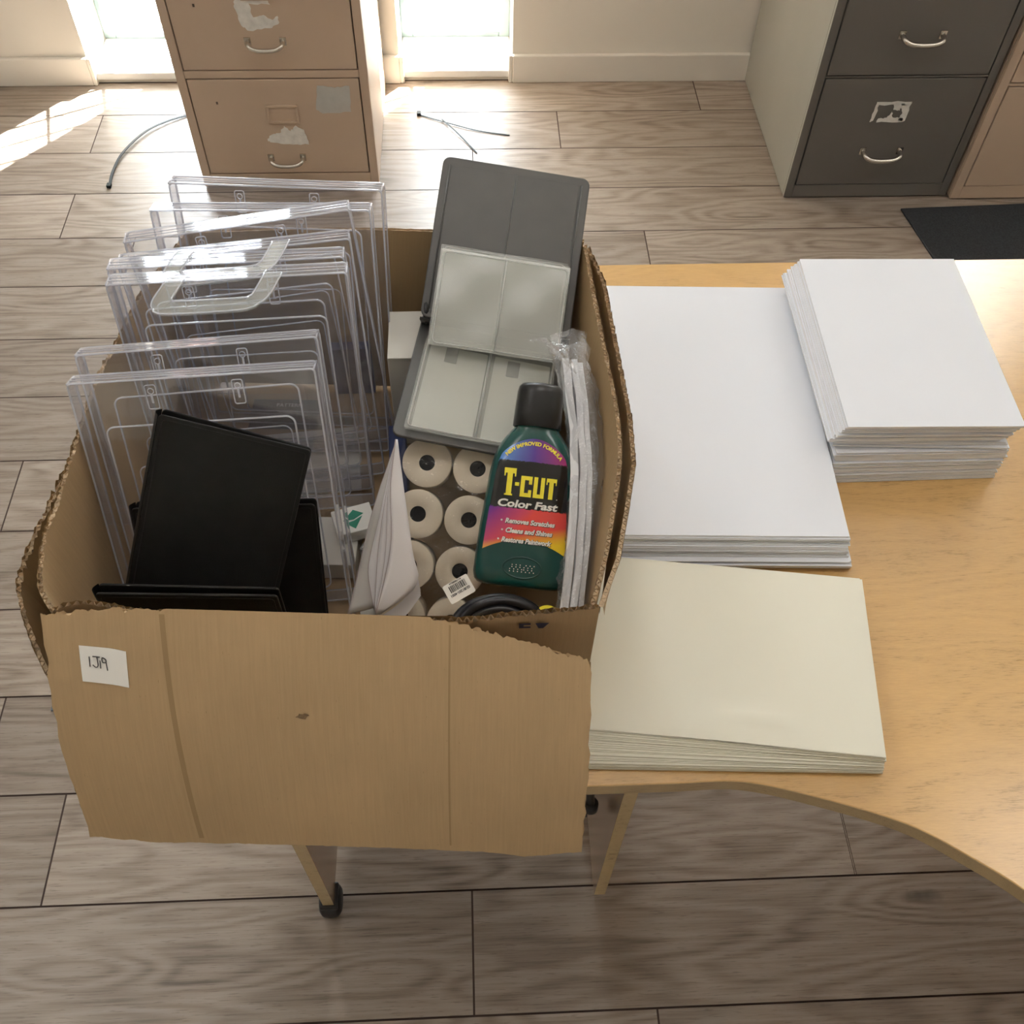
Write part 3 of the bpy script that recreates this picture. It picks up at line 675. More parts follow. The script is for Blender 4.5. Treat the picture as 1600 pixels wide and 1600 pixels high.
# ---------------------------------------------------------------- clear sign holders
def holder(T, cx, cy, cz, label, hook=False, w=.23, h=.305, d=.021, hk=(.068, .172), inset=(.026, .046), first=True):
    mat = rmat(cx, cy, cz, T)
    e = empty('sign_holder', label, 'sign holder', mat, group='clear acrylic sign holders in the box')
    th = .0022
    f = MB()
    f.box((0, 0, -th), (w, h, 0)); f.build('front_plate', 'acry', e)
    s = MB(); s.box((0, h-th, -d), (w, h, -th)); s.box((0, 0, -d), (th, h-th, -th)); s.box((w-th, 0, -d), (w, h-th, -th)); s.box((th, 0, -d), (w-th, th, -th))
    s.build('rim', 'acrywall', e)
    r = MB()
    r.tube([(x, y, -.0005) for x, y in rrect(.0008, .0008, w-.0008, h-.0008, .004, 3)], .0011, 6, closed=True)
    r.tube([(x, y, -d) for x, y in rrect(.0008, .0008, w-.0008, h-.0008, .004, 3)], .0012, 6, closed=True)
    for z in (-.006, -.0115): r.tube([(.002, h+.0004, z), (w-.002, h+.0004, z)], .0005, 5)
    for x, y in ((.001, h-.001), (w-.001, h-.001)): r.tube([(x, y, 0), (x, y, -d)], .0011, 6)
    r.build('moulded_edge', 'acryedge', e)
    q = MB(); i0, i1 = inset
    q.tube([(x, y, .0012) for x, y in rrect(i0, .02, w-i0, h-i1, .008, 5)], .0011, 5, closed=True)
    q.tube([(x, y, -.014) for x, y in rrect(i0+.016, .01, w-i0-.016, h-i1-.05, .008, 5)], .0009, 5, closed=True)
    q.build('pocket_ridge', 'acryedge', e)
    for kx in (w*.33, w*.68):
        k = MB(); k.tube([(x, y, .001) for x, y in rrect(kx-.005, h-.030, kx+.005, h-.006, .002, 3)], .0007, 5, closed=True)
        k.tube([(kx+.0028*math.cos(a), h-.012+.0028*math.sin(a), .0012) for a in [j*PI/6 for j in range(12)]], .0006, 5, closed=True)
        k.box((kx-.001, h-.024, .0008), (kx+.001, h-.015, .0014)); k.build('keyhole_slot', 'acryedge', e)
    if hook:
        a, b = hk; o = rrect(a, -.002, b, .062, .016, 5); inn = rrect(a+.016, .0, b-.016, .045, .010, 5)
        # flat strap loop lying level in front of the top edge
        nrm_up = (mat.to_3x3().inverted() @ Vector((0, 0, 1))).normalized(); out = (mat.to_3x3().inverted() @ Vector((.03, -1, 0))).normalized()
        bx = Vector((1, 0, 0)); org = Vector((0, h+.001, 0)) + nrm_up*(.001 if cz[1] > -.97 else -.001)
        g = MB(); n = len(o); vs = []
        def pt(p, up_): return org + bx*p[0] + out*p[1] - bx*p[1]*.32 + nrm_up*up_
        path = [(a+.008, -.003), (a+.008, .026), (a+.012, .034), (a+.022, .039), (b-.022, .039), (b-.012, .034), (b-.008, .026), (b-.008, -.003)]
        path = catmull([(p[0], p[1], 0) for p in path], 4); rws = []
        for k, p in enumerate(path):
            t = (path[min(k+1, len(path)-1)]-path[max(k-1, 0)]).normalized(); nn = Vector((-t.y, t.x, 0))
            A = p+nn*.0085; B = p-nn*.0085
            rws.append([pt(A, .0015), pt(B, .0015), pt(B, -.0015), pt(A, -.0015)])
        g.grid(rws, 0, None, False, True); g.add(rws[0], [(0, 1, 2, 3)]); g.add(rws[-1], [(0, 1, 2, 3)])
        hk_ = g.build('hanging_hook', 'acryhook', e)
        eo = MB()
        for c_ in (0, 1): eo.tube([r_[c_] for r_ in rws], .0009, 5)
        eo.build('hook_edge', 'acryedge', hk_)
    return e
def col(Mr, k): return (Mr[0][k], Mr[1][k], Mr[2][k])
HM = {
 'A': ([[0.997, 0.0202, -0.0746], [-0.0772, 0.2608, -0.9623], [0.0, 0.9652, 0.2616]], [-0.3256, 0.846, 0.7516]),
 'B': ([[0.9998, 0.0056, -0.0192], [-0.02, 0.2786, -0.9602], [0.0, 0.9604, 0.2786]], [-0.3327, 0.7938, 0.7531]),
 'C': ([[0.9896, -0.0839, 0.1171], [0.13, 0.17, -0.9768], [0.0621, 0.9819, 0.1791]], [-0.3219, 0.7729, 0.7484]),
 'D': ([[0.9903, -0.0399, 0.133], [0.1386, 0.2241, -0.9647], [0.0087, 0.9737, 0.2275]], [-0.3342, 0.721, 0.753]),
 'E': ([[0.9977, -0.0052, 0.0681], [0.0677, 0.2029, -0.9769], [-0.0087, 0.9792, 0.2028]], [-0.3458, 0.6873, 0.7593]),
 'F': ([[0.9978, -0.0491, 0.0443], [0.0608, 0.4172, -0.9068], [0.0261, 0.9075, 0.4193]], [-0.3611, 0.5647, 0.7452]),
 'G': ([[0.999, -0.0416, 0.018], [0.0336, 0.4121, -0.9105], [0.0304, 0.9102, 0.413]], [-0.3625, 0.5279, 0.7454]),
}
HM['H'] = (HM['E'][0], [HM['E'][1][0]-.005, HM['E'][1][1]+.027, HM['E'][1][2]-.003])
HL = {'A': ('clear sign holder at the very back of the box, nearest the beige cabinet', False),
      'B': ('clear sign holder second from the back, just in front of the rearmost one', False),
      'C': ('clear sign holder third from the back, turned askew to its neighbours, without a hook', False),
      'D': ('clear sign holder with the rear one of the two hanging hooks on its top', True),
      'E': ('clear sign holder with the front one of the two hanging hooks on its top', True),
      'H': ('clear sign holder squeezed between the two holders that carry hanging hooks', False),
      'F': ('clear sign holder second from the front, its top just behind the frontmost holder', False),
      'G': ('frontmost clear sign holder, directly behind the upright black album', False)}
for k in 'ABCDHEFG':
    R3, T3 = HM[k]
    holder(T3, col(R3, 0), col(R3, 1), col(R3, 2), HL[k][0], HL[k][1], hk=((.058, .168) if k == 'D' else (.058, .166)))

# ---------------------------------------------------------------- black albums at the left front of the box
def album(mat, w, h, t0, t1, label, cat='album', name='photo_album'):
    e = empty(name, label, cat, mat)
    r = .004
    def cover(nm, za, zb):
        # za at spine side, zb at opening side
        b = MB(); pf = rrect(0, 0, w, h, r, 3); n = len(pf)
        zf = lambda x: za+(zb-za)*x/w
        vs = [(x, y, zf(x)) for x, y in pf]+[(x, y, zf(x)-.0028) for x, y in pf]
        b.add(vs, [tuple(range(n)), tuple(range(n, 2*n))[::-1]]+[(i, (i+1) % n, n+(i+1) % n, n+i) for i in range(n)])
        return bevel(b.build(nm, 'black', e), .0009, 2)
    cover('front_cover', 0, 0); cover('back_cover', -t0, -t1)
    b = MB(); b.grid([[(-.0005-.004*math.sin(k*PI/6), y, -.0002-(t0+.0024)*k/6) for k in range(7)] for y in (.001, h-.001)]); b.build('spine', 'black', e)
    pg = MB()
    for k in range(5):
        f = (k+1)/6; pg.add([(.004, .004, -.003-(t0-.003)*f), (w-.006, .004, -.003-(t1-.0025)*f), (w-.006, h-.006, -.003-(t1-.0025)*f), (.004, h-.006, -.003-(t0-.003)*f)], [(0, 1, 2, 3)])
    pg.build('pages', 'black', e)
    st = MB().tube([(x, y, .0002) for x, y in rrect(.004, .004, w-.004, h-.004, .003, 3)], .0004, 4, closed=True).build('stitched_border', 'black', e)
    return e
album(mrows([[0.9539, 0.294, 0.0602], [-0.1009, 0.5033, -0.8582], [-0.2826, 0.8125, 0.5098]], [-0.3404, 0.5207, 0.866]), .14, .19, .016, .006,
      'black album standing tilted in front of the clear holders, its top gaping open')
album(Matrix.Translation((-.334, .500, .746)) @ Matrix.Rotation(math.radians(63), 4, 'X'), .178, .192, .014, .012,
      'black album mostly hidden behind the tilted one, its right edge and spine corners showing')
album(mrows([[0.9976, -0.0218, -0.0657], [-0.0635, 0.0878, -0.9941], [0.0274, 0.9959, 0.0863]], [-0.3392, 0.4666, 0.762]), .165, .17, .010, .008,
      'flat black album against the front wall of the box, only its top edge showing')
# ---------------------------------------------------------------- grey album lying open on its back
U3 = mrows([[0.9861, 0.1616, 0.0388], [-0.1196, 0.8524, -0.509], [-0.1153, 0.4973, 0.8599]], [-0.0555, 0.8353, 0.9327])
L3 = mrows([[0.978, 0.1613, 0.1321], [-0.1642, 0.9864, 0.0109], [-0.1286, -0.0324, 0.9912]], [-0.0839, 0.6756, 0.9182])
oa = empty('ring_album', 'charcoal ring album lying open against the back rim, with clear pocket pages', 'album', loc=tuple(L3 @ Vector((.085, .1, -.01))))
oinv = oa.matrix_world.inverted()
def slab(name, mat, poly, z0, z1, m, parent=oa, bv=.0015):
    o = MB().prism(poly, z0, z1, 0, None, oinv @ mat).build(name, m, parent); return bevel(o, bv, 2) if bv else o
cv = slab('upper_cover', U3, rrect(0, .0, .17, .19, .009), -.0045, 0, 'greypvc')
slab('cover_sleeve', U3, rrect(.010, .004, .158, .180, .004), 0, .0009, 'greypvc', cv, .0005)
for x in (.0085, .085, .1605): MB().tube([oinv @ U3 @ Vector((x, .01, .001)), oinv @ U3 @ Vector((x, .18, .001))], .0009, 6).build('weld_line', 'greypvc', cv)
slab('lower_cover', L3, rrect(0, .0, .17, .19, .009), -.0045, 0, 'greypvc')
j0 = U3 @ Vector((0, 0, -.002)); j1 = U3 @ Vector((.17, 0, -.002)); k0 = L3 @ Vector((0, .19, -.002)); k1 = L3 @ Vector((.17, .19, -.002))
sp_ = MB().grid([[oinv @ j0.lerp(j1, t) for t in (0, .5, 1)], [oinv @ (j0.lerp(j1, t).lerp(k0.lerp(k1, t), .5)+Vector((0, -.004, -.004))) for t in (0, .5, 1)], [oinv @ k0.lerp(k1, t) for t in (0, .5, 1)]])
so = sp_.build('spine', 'blackmt', oa); sd = so.modifiers.new('s', 'SOLIDIFY'); sd.thickness = .003
rc = j0.lerp(k0, .5)+Vector((.004, 0, .006))
ax = (U3.to_3x3() @ Vector((1, 0, 0)))
for dx in (.002, .150):
    c = rc+ax*dx; ring = MB(); ring.tube([oinv @ (c+Vector((0, math.cos(a)*.011, math.sin(a)*.011))) for a in [i*PI/8 for i in range(16)]], .0035, 8, closed=True); ring.build('binder_ring', 'blackpl', oa)
def pages(mat, n, x0, y0, x1, y1, dz, nm, z00=.002):
    for k in range(n):
        o = random.uniform(-.002, .002); oy = random.uniform(-.0015, .0015)-.0022*k*(1 if nm == 'upper_pocket_page' else .4)
        b = MB(); z = z00+dz*k; pf = rrect(x0+o, y0+oy, x1+o, y1+oy, .006, 4)
        zz = lambda x, y: z+.0012*math.sin(x*60+k)*math.sin(y*45+k*2)
        # gently wavy sheet
        nx, ny = 12, 14
        rws = [[(oinv @ mat @ Vector((x0+o+(x1-x0)*i/nx, y0+oy+(y1-y0)*j/ny, zz(i/nx*.17, j/ny*.17)))) for i in range(nx+1)] for j in range(ny+1)]
        b.grid(rws); pg = b.build(nm, 'pocket', oa, recalc=False)
        if k in (0, n-1):
            w = MB()
            w.tube([oinv @ mat @ Vector((x, y, z+.0014)) for x, y in rrect(x0+o+.003, y0+oy+.003, x1+o-.003, y1+oy-.003, .005, 4)], .0005, 5, closed=True)
            w.tube([oinv @ mat @ Vector(((x0+x1)/2+o, y0+oy+.003, z+.0014)), oinv @ mat @ Vector(((x0+x1)/2+o, y1+oy-.003, z+.0014))], .0007, 5)
            w.build('pocket_weld', 'pocketseam', pg)
pages(U3, 5, .014, -.028, .158, .082, .0022, 'upper_pocket_page', .010)
pages(L3, 2, .012, .008, .160, .150, .0014, 'lower_pocket_page', .003)
for x0, y0, x1, y1 in ((.018, .014, .083, .140), (.091, .014, .154, .140)):
    slab('pale_insert', L3, rrect(x0, y0, x1, y1, .002, 2), .0008, .0016, 'insert', oa, 0)
for x0, y0 in ((.036, .116), (.106, .112)):
    slab('dark_tab', L3, rrect(x0, y0, x0+.014, y0+.024, .001, 2), .0018, .0023, 'tabgrey', oa, 0)

# ---------------------------------------------------------------- till rolls packed in shrink film
rn = (-fw); r0 = Vector((-.049, .665, .882)); rc_ = Vector((.0537, -.0075, -.0030)); rr_ = Vector((-.0103, -.0413, -.0307))
rax = rc_.cross(rr_).normalized(); rax = rax if rax.z > 0 else -rax
rX = rc_.normalized(); rY = rax.cross(rX)
RR = .0262
def make_roll():
    e = empty('till_roll', 'x', 'till roll', Matrix(), group='till rolls packed in the box')
    b = MB(); b.lathe([(.0084, -.0006), (.0088, 0), (RR-.0008, 0), (RR, -.0008), (RR, -.041), (RR-.001, -.0415), (.0084, -.0415)], 48, 0)
    for i in range(len(b.f)): b.m[i] = 0 if i < 48*3 else 1
    b.build('paper', ['roll', 'rollside'], e)
    MB().lathe([(.0001, -.0022), (.0084, -.0020), (.0087, -.0008)], 32, 0).build('core', 'core', e)
    return e
rl = [['till roll in the back row, left, under the grey album', 'till roll in the back row, right, partly behind the green bottle'],
      ['till roll in the second row from the back, left column', 'till roll in the second row from the back, right column beside the bottle label'],
      ['till roll in the third row, left column, mostly covered by the folded paper', 'till roll in the third row, right column, beside the bottle base'],
      ['frontmost till roll of the left column, beside the tip of the folded paper', 'frontmost till roll of the right column, under the barcode tag']]
proto = None
for i in range(4):
    for j in range(2):
        p = r0 + rr_*1.28*i*.82 + rc_*j + rax*((i*7+j*5) % 3-1)*.0015
        if proto is None: e = proto = make_roll()
        else:
            e = proto.copy(); COL.objects.link(e)
            for ch in proto.children:
                c = ch.copy(); COL.objects.link(c); c.parent = e
        e.matrix_world = rmat(rX, rY, rax, p); e['label'] = rl[i][j]
fm = MB(); rws = []
A0 = r0-rc_*.52-rr_*.55; nx, ny = 40, 60
for j in range(ny+1):
    row = []
    for i in range(nx+1):
        p = A0+rc_*2.05*i/nx+rr_*4.2*j/ny
        row.append(p+rax*(.0030+.0035*abs(noise.noise(p*38))+.002*noise.noise(Vector((i*.9, j*.25, 3)))))
    rws.append(row)
fm.grid(rws)
tag(fm.build('shrink_film', 'film', recalc=False), 'glossy clear shrink film stretched over the till rolls', 'film')

# ---------------------------------------------------------------- folded white sheets
leaf_c = [[(-.076, .663, .92), (-.103, .611, .87), (-.121, .562, .825), (-.132, .533, .799)],
 [(-.076, .661, .922), (-.094, .609, .872), (-.108, .57, .836), (-.107, .55, .818), (-.104, .536, .805)],
 [(-.075, .659, .924), (-.089, .612, .879), (-.097, .578, .847), (-.101, .548, .82), (-.103, .534, .806)],
 [(-.075, .658, .926), (-.084, .62, .89), (-.088, .581, .854), (-.093, .557, .831), (-.101, .531, .807)],
 [(-.074, .656, .928), (-.081, .623, .896), (-.082, .585, .86), (-.089, .558, .835), (-.1, .529, .808)],
 [(-.073, .659, .924), (-.066, .611, .879), (-.061, .577, .847), (-.058, .552, .824), (-.096, .531, .804)]]
lv = empty('folded_papers', 'bundle of folded white sheets fanned open beside the till rolls', 'paper', loc=(-.1, .55, .80))
lo_ = Vector((-.1, .55, .80))
for k in range(5):
    a = resample(catmull(leaf_c[k], 6), 24); b = resample(catmull(leaf_c[k+1], 6), 24)
    rws = []
    for i in range(24):
        rws.append([a[i].lerp(b[i], t) + rax*(.016+.0042*k+.004*math.sin(t*PI*.5)*math.sin(i/23*PI)-(.012*(t-.6) if t > .6 and k < 4 else 0)) + (b[i]-a[i])*(.30*(t-.6)/.4 if t > .6 and k < 4 else 0) - lo_ for t in (0, .15, .35, .6, .8, 1)])
    MB().tube([r_[0]+rax*.0006 for r_ in rws], .00045, 5).build('leaf_edge', 'leafedge', lv)
    o = MB().grid(rws).build('leaf', 'leafpaper' if k else 'leafgrey', lv, recalc=False); sd = o.modifiers.new('s', 'SOLIDIFY'); sd.thickness = .0004
e6 = resample(catmull([(-.058, .552, .832), (-.075, .538, .815), (-.096, .529, .802)], 4), 12); e7 = [p+Vector((.002, -.010, -.006)) for p in e6]
for k in range(3):
    o = MB().grid([[p+rax*(.016-.002*k)-lo_+Vector((0, -.003*k, 0)) for p in e6], [p+rax*(.014-.002*k)-lo_+Vector((0, -.003*k, 0)) for p in e7]]).build('folded_edge', 'leafpaper', lv, recalc=False)

# ---------------------------------------------------------------- bottle
bb = Vector((.044, .533, .841)); bt = Vector((.071, .695, .960)); by = (bt-bb).normalized()
bz = (-fw-by*(-fw).dot(by)).normalized(); bxx = by.cross(bz)
bo = empty('polish_bottle', 'dark green bottle with black cap and colourful label, lying on the till rolls', 'bottle', rmat(bxx, by, bz, bb-bz*.004))
prof = [(0, .036, .017), (.0015, .0405, .0205), (.005, .0435, .0228), (.012, .0448, .0238), (.03, .0447, .024), (.06, .0432, .024), (.09, .0412, .0238), (.112, .0395, .0235), (.125, .0380, .0232), (.135, .0355, .0228), (.144, .0320, .0222), (.151, .0280, .0216), (.157, .0240, .0208), (.161, .0212, .0200), (.165, .0205, .0198), (.172, .0205, .0198)]
prof = [(t, a*1.09, b*1.03) for t, a, b in prof]
def prof_at(t):
    for (t0, a0, b0), (t1, a1, b1) in zip(prof, prof[1:]):
        if t <= t1: f = (t-t0)/(t1-t0); return a0+(a1-a0)*f, b0+(b1-b0)*f
    return prof[-1][1:]
def ex(t): return 2.7 if t < .12 else 2.7-.7*min((t-.12)/.04, 1)
def surf_z(x, t):
    a, b = prof_at(t); q = min(abs(x)/a, .999); n = ex(t); return b*(1-q**n)**(1/n)
rws = []
pr2 = [(t, *prof_at(t)) for t in sorted(set([p[0] for p in prof]+[.02, .045, .075, .1, .118, .13, .14, .148, .154]))]
for t, a, b in pr2:
    n = ex(t); row = []
    for k in range(64):
        th = 2*PI*k/64; c, s_ = math.cos(th), math.sin(th)
        row.append((a*math.copysign(abs(c)**(2/n), c), t, b*math.copysign(abs(s_)**(2/n), s_)))
    rws.append(row)
bod = MB().grid(rws, 0, None, True, True); bod.add(rws[0], [tuple(range(64))])
bo1 = bod.build('bottle_body', 'greenpl', bo)
for sc_, rr3 in ((1, .0009),):
    pts = [(.019*math.cos(a), .0205+.0105*math.sin(a), 0) for a in [k*PI/24 for k in range(48)]]
    MB().tube([(x, y, surf_z(x, y)+.0001) for x, y, _ in pts], rr3, 6, closed=True).build('embossed_oval', 'greenpl', bo1)
dots = MB()
for k in range(26):
    x = -.012+.024*((k*7) % 13)/12; y = .0165+.0022*((k*5) % 4); z = surf_z(x, y)
    dots.box((x-.0004, y-.0004, z-.0003), (x+.0004, y+.0004, z+.0004))
dots.build('embossed_code', 'white', bo1)
cap = MB(); rws = []
for t, r in ((.1625, .0238), (.163, .0246), (.176, .0243), (.198, .0234), (.2035, .0224), (.2065, .0198), (.2078, .012), (.208, .0005)):
    rws.append([(r*math.cos(2*PI*k/72)*(1+(.008 if k % 2 else 0)*(t < .2)), t, r*math.sin(2*PI*k/72)*(1+(.008 if k % 2 else 0)*(t < .2))) for k in range(72)])
cap.grid(rws, 0, None, True, True); cap.build('cap', 'blackpl', bo)
def lerp3(a, b, f): f = min(max(f, 0), 1); return tuple(x+(y-x)*f for x, y in zip(a, b))
def label_colour(u, t):
    if t > .1265:
        return lerp3((.10, .26, .62), (.10, .05, .30), (u+1)*1.0) if u < 0 else lerp3((.10, .05, .30), (.36, .03, .16), u)
    if t > .0790: return (.008, .007, .008)
    f = (.079-t)/.043 + (u+1)*.10 - .05
    c = lerp3((.16, .03, .30), (.72, .07, .06), (u+1.0)*.75+f*.8)
    return lerp3(c, (.92, .66, .03), (f-.62)*2.6+u*.35)
nu, nv = 64, 110; vs = []; cols = []; rws = []
for j in range(nv+1):
    row = []
    for i in range(nu+1):
        u = -1+2*i/nu
        hwid = .0325
        ttop = .1265+.0235*math.sqrt(max(1-u*u, 0)); tb = .0355+.0125*(1-u*u)
        t = tb+(ttop-tb)*j/nv; a, b = prof_at(t); x = u*(a-.0068 if t < .127 else min(a-.0062, .0345))
        row.append((x, t, surf_z(x, t)+.0003))
    rws.append(row)
lm = MB().grid(rws, 0, None, True).build('front_label', 'label', bo, recalc=False)
ca = lm.data.color_attributes.new('lab', 'FLOAT_COLOR', 'CORNER')
for p in lm.data.polygons:
    a, b = prof_at(p.center.y); c = label_colour(max(-1, min(1, p.center.x/(a-.0068))), p.center.y)
    for li in p.loop_indices: ca.data[li].color = (*c, 1)
def decal(vs, fs, name, m, h=.0007, parent=None):
    return MB().add([(v[0], v[1], surf_z(v[0], v[1])+h) for v in vs], fs).build(name, m, parent or lm, recalc=False)
def rects(lst, h=.0007):
    b = MB()
    for x0, y0, x1, y1 in lst:
        n = max(1, int((x1-x0)/.002)); 
        b.grid([[(x0+(x1-x0)*i/n, y, surf_z(x0+(x1-x0)*i/n, y)+h) for i in range(n+1)] for y in (y0, y1)])
    return b
tcut = [(-.0277, .1135, -.0157, .1187), (-.0275, .1105, -.0262, .1136), (-.0170, .1105, -.0157, .1136), (-.0243, .0912, -.0190, .1136), (-.0258, .0912, -.0176, .0930),
        (-.0160, .1015, -.0118, .1050),
        (-.0103, .0912, -.0062, .1120), (-.0062, .1080, .0010, .1120), (-.0062, .0912, .0010, .0952), (-.0022, .1040, .0010, .1080), (-.0022, .0952, .0010, .0985),
        (.0028, .0912, .0067, .1120), (.0067, .0912, .0098, .0950), (.0098, .0912, .0137, .1120),
        (.0152, .1082, .0256, .1120), (.0152, .1055, .0163, .1082), (.0245, .1055, .0256, .1082), (.0182, .0912, .0226, .1082)]
rects(tcut).build('product_name', 'yellow', lm, recalc=False)
def put(txt, size, x, t, m, bold=0, shear=0, h=.0007, width=None, name='lettering', outline=True):
    vs, fs = text_mesh(txt, size, bold, shear)
    w = max(v.x for v in vs)-min(v.x for v in vs); c = (max(v.x for v in vs)+min(v.x for v in vs))/2; k = (width/w) if width else 1
    pts = [((v.x-c)*k+x, v.y+t) for v in vs]
    decal(pts, fs, name, m, h)
    if outline:
        vs2, fs2 = text_mesh(txt, size, bold+size*.045, shear); decal([((v.x-c)*k+x+.0003, v.y+t-.0003) for v in vs2], fs2, name+'_shadow', 'ink', h-.0002)
put('Color Fast', .0102, -.001, .0790+.0012, 'white', .00035, .15, width=.060)
for s_, t, w in (('Removes Scratches', .0640, .050), ('Cleans and Shines', .0545, .047), ('Restores Paintwork', .0450, .050)):
    put(s_, .0066, .0032 if t != .0450 else .0015, t, 'white', .00030, .22, width=w)
    xx = .0032-w/2-.0035 if t != .0450 else .0015-w/2-.0032
    decal([(xx+.0010*math.cos(a), t+.0022+.0010*math.sin(a)) for a in [k*PI/6 for k in range(12)]], [tuple(range(12))], 'bullet', 'white')
s_ = 'NEW IMPROVED FORMULA'; AR = .0339; AC = .1112; tot = 2*math.asin(.0262/AR)
adv = [.55 if ch == ' ' else (.45 if ch == 'I' else (1.15 if ch in 'MWO' else .92)) for ch in s_]; S_ = sum(adv); acc = 0
arc = MB()
for ch, ad in zip(s_, adv):
    th = (acc+ad/2)/S_*tot-tot/2; acc += ad
    if ch == ' ': continue
    vs, fs = text_mesh(ch, .0052, .0002, 0)
    for q in vs: pass
    pts = []
    for v in vs:
        x = v.x*math.cos(th)+v.y*math.sin(th)+AR*math.sin(th); y = -v.x*math.sin(th)+v.y*math.cos(th)+AC+AR*math.cos(th)
        pts.append((x, y-.0018, surf_z(x, y-.0018)+.0008))
    arc.add(pts, fs)
arc.build('arched_lettering', 'yellow', lm, recalc=False)
decal([(.0272+.0006*math.cos(a), .0915+.0006*math.sin(a)) for a in [k*PI/6 for k in range(12)]], [tuple(range(12))], 'registered_mark', 'white')

# ---------------------------------------------------------------- crumpled cellophane bag with strips inside
bg = empty('plastic_bag', 'crumpled clear plastic bag of pale strips wedged along the right wall of the box', 'bag', loc=(.10, .62, .86))
bo_ = Vector((.10, .62, .86))
path = catmull([(.088, .470, .852), (.103, .53, .874), (.115, .61, .908), (.116, .68, .931), (.110, .735, .948), (.103, .775, .960)], 8); rws = []
K = len(path)
for i, p in enumerate(path):
    f = i/(K-1); t = (path[min(i+1, K-1)]-path[max(i-1, 0)]).normalized(); sx = Vector((1, 0, 0)); sx = (sx-t*sx.dot(t)).normalized(); sz = sx.cross(t)
    wd = .0180*(1 if f < .8 else 1+.15*math.sin((f-.8)*8)); hd = .028*(1-.45*f); row = []
    for k in range(40):
        a = 2*PI*k/40; q = p+sx*math.cos(a)*wd+sz*math.sin(a)*hd-Vector((0, 0, .006))
        d = .0055*noise.noise(q*70)+.0035*noise.noise(Vector((k*.8, i*.15, 2)))+.002*noise.noise(q*220)
        row.append(q+(sx*math.cos(a)+sz*math.sin(a))*d-bo_)
    rws.append(row)
MB().grid(rws, 0, None, True, True).build('crumpled_film', 'cello', bg, recalc=False)
tail = []
for i in range(13):
    f = i/12; base = Vector((.100, .765, .958)).lerp(Vector((.078, .745, .972)), f)
    row = []
    for k in range(13):
        g = k/12; q = base+Vector((.030*(g-.55)*(1+.3*f), -.045*g, .012*math.sin(g*PI)+.01*f)); q += Vector((noise.noise(q*90), noise.noise(q*90+Vector((5, 0, 0))), noise.noise(q*110+Vector((0, 9, 0)))))*.007
        row.append(q-bo_)
    tail.append(row)
MB().grid(tail, 0, None, True).build('loose_bag_end', 'cello', bg, recalc=False)
for k, (dx, dz, wd) in enumerate(((-.006, .004, .0040), (.003, .002, .0034), (.010, -.003, .0026))):
    a = Vector((.088+dx, .472, .852+dz)); b = Vector((.106+dx, .745, .946+dz)); d = Vector((0, -.2, .4)).normalized()
    rws = []
    for i in range(14):
        f = i/13; p = a.lerp(b, f)+Vector((.010*math.sin(f*PI), 0, .010*math.sin(f*PI)))-bo_; p += Vector((.0016*noise.noise(Vector((i*.6, k*5, 1))), 0, 0))
        rws.append([p+Vector((-wd, 0, .003)), p+Vector((wd, 0, .003)), p+Vector((wd, .004, -.020)), p+Vector((-wd, .004, -.020))])
    MB().grid(rws, 0, None, False, True).build('pale_strip', 'strip', bg, recalc=False)

# ---------------------------------------------------------------- coiled cable, barcode tag, small bits in front
cc = Vector((.022, .480, .845)); cn = Vector((0, -.55, .83)).normalized(); cx_ = Vector((1, 0, 0)); cy_ = cn.cross(cx_)
cl_ = MB(); pts = []
for k in range(300):
    a = k/300*2*PI*6; r = .040-.013*(k/300)+.0025*math.sin(a*.37); pts.append(cc+cx_*r*1.12*math.cos(a)+cy_*r*.80*math.sin(a)+cn*(.0028*math.sin(a*.25)*2+.004*(k/300*6 % 2))-cc)
cb = empty('coiled_cable', 'coiled glossy black cable under the foot of the green bottle', 'cable', loc=tuple(cc))
cl_.tube(pts, .0050, 10); cl_.build('cable_loops', 'cable', cb)
MB().tube([Vector((-.046, .006, .006)), Vector((-.030, .022, .010)), Vector((-.012, .029, .010))], .0045, 10).build('plug_lead', 'cable', cb)
tg = rmat(Vector((.020, .013, -.002)).normalized(), Vector((-.010, .0115, .010)).normalized(), Vector((0, 0, 1)), (-.026, .494, .884))
X = Vector((.84, .50, .06)).normalized(); Y = (fw*-1).cross(X).normalized(); Z = X.cross(Y); X = X
# tag lies across the coil, its print upside down to the camera
TG = rmat(X, Y, Z, Vector((-.0235, .4835, .892)))
te = empty('barcode_tag', 'white barcode tag tied to the coiled black cable', 'tag', TG)
bevel(MB().prism(rrect(0, 0, .027, .019, .0015, 3), 0, .0006).build('card', 'white', te), .0001)
bc = MB(); x = .0225; rg = random.Random(4)
while x > .0045:
    w = rg.choice([.0003, .0003, .0006, .0009]); bc.box((x-w, .0095, .0006), (x, .0160, .0008)); x -= w+rg.choice([.0003, .0005, .0007])
bc.build('barcode', 'ink', te)
for s_, yy, sz_ in (('GU81201-4001', .0060, .0034), ('K1170000LLA', .0165, .0022)):
    vs, fs = text_mesh(s_, sz_, .0001, 0)
    MB().add([(.0135-v.x, yy+.002-v.y, .0008) for v in vs], fs).build('tag_lettering', 'ink', te, recalc=False)
ps = [Vector((-.140, .462, .868)), Vector((-.125, .470, .880)), Vector((-.105, .472, .882)), Vector((-.085, .468, .874)), Vector((-.075, .465, .862))]
tag(MB().tube(catmull(ps, 5), .0052, 10).tube(catmull([p+Vector((.004, -.007, -.006)) for p in ps], 5), .004, 10).build('plug_cable', 'cable'), 'short loop of thick black cable at the front rim, beside the folded papers', 'cable')
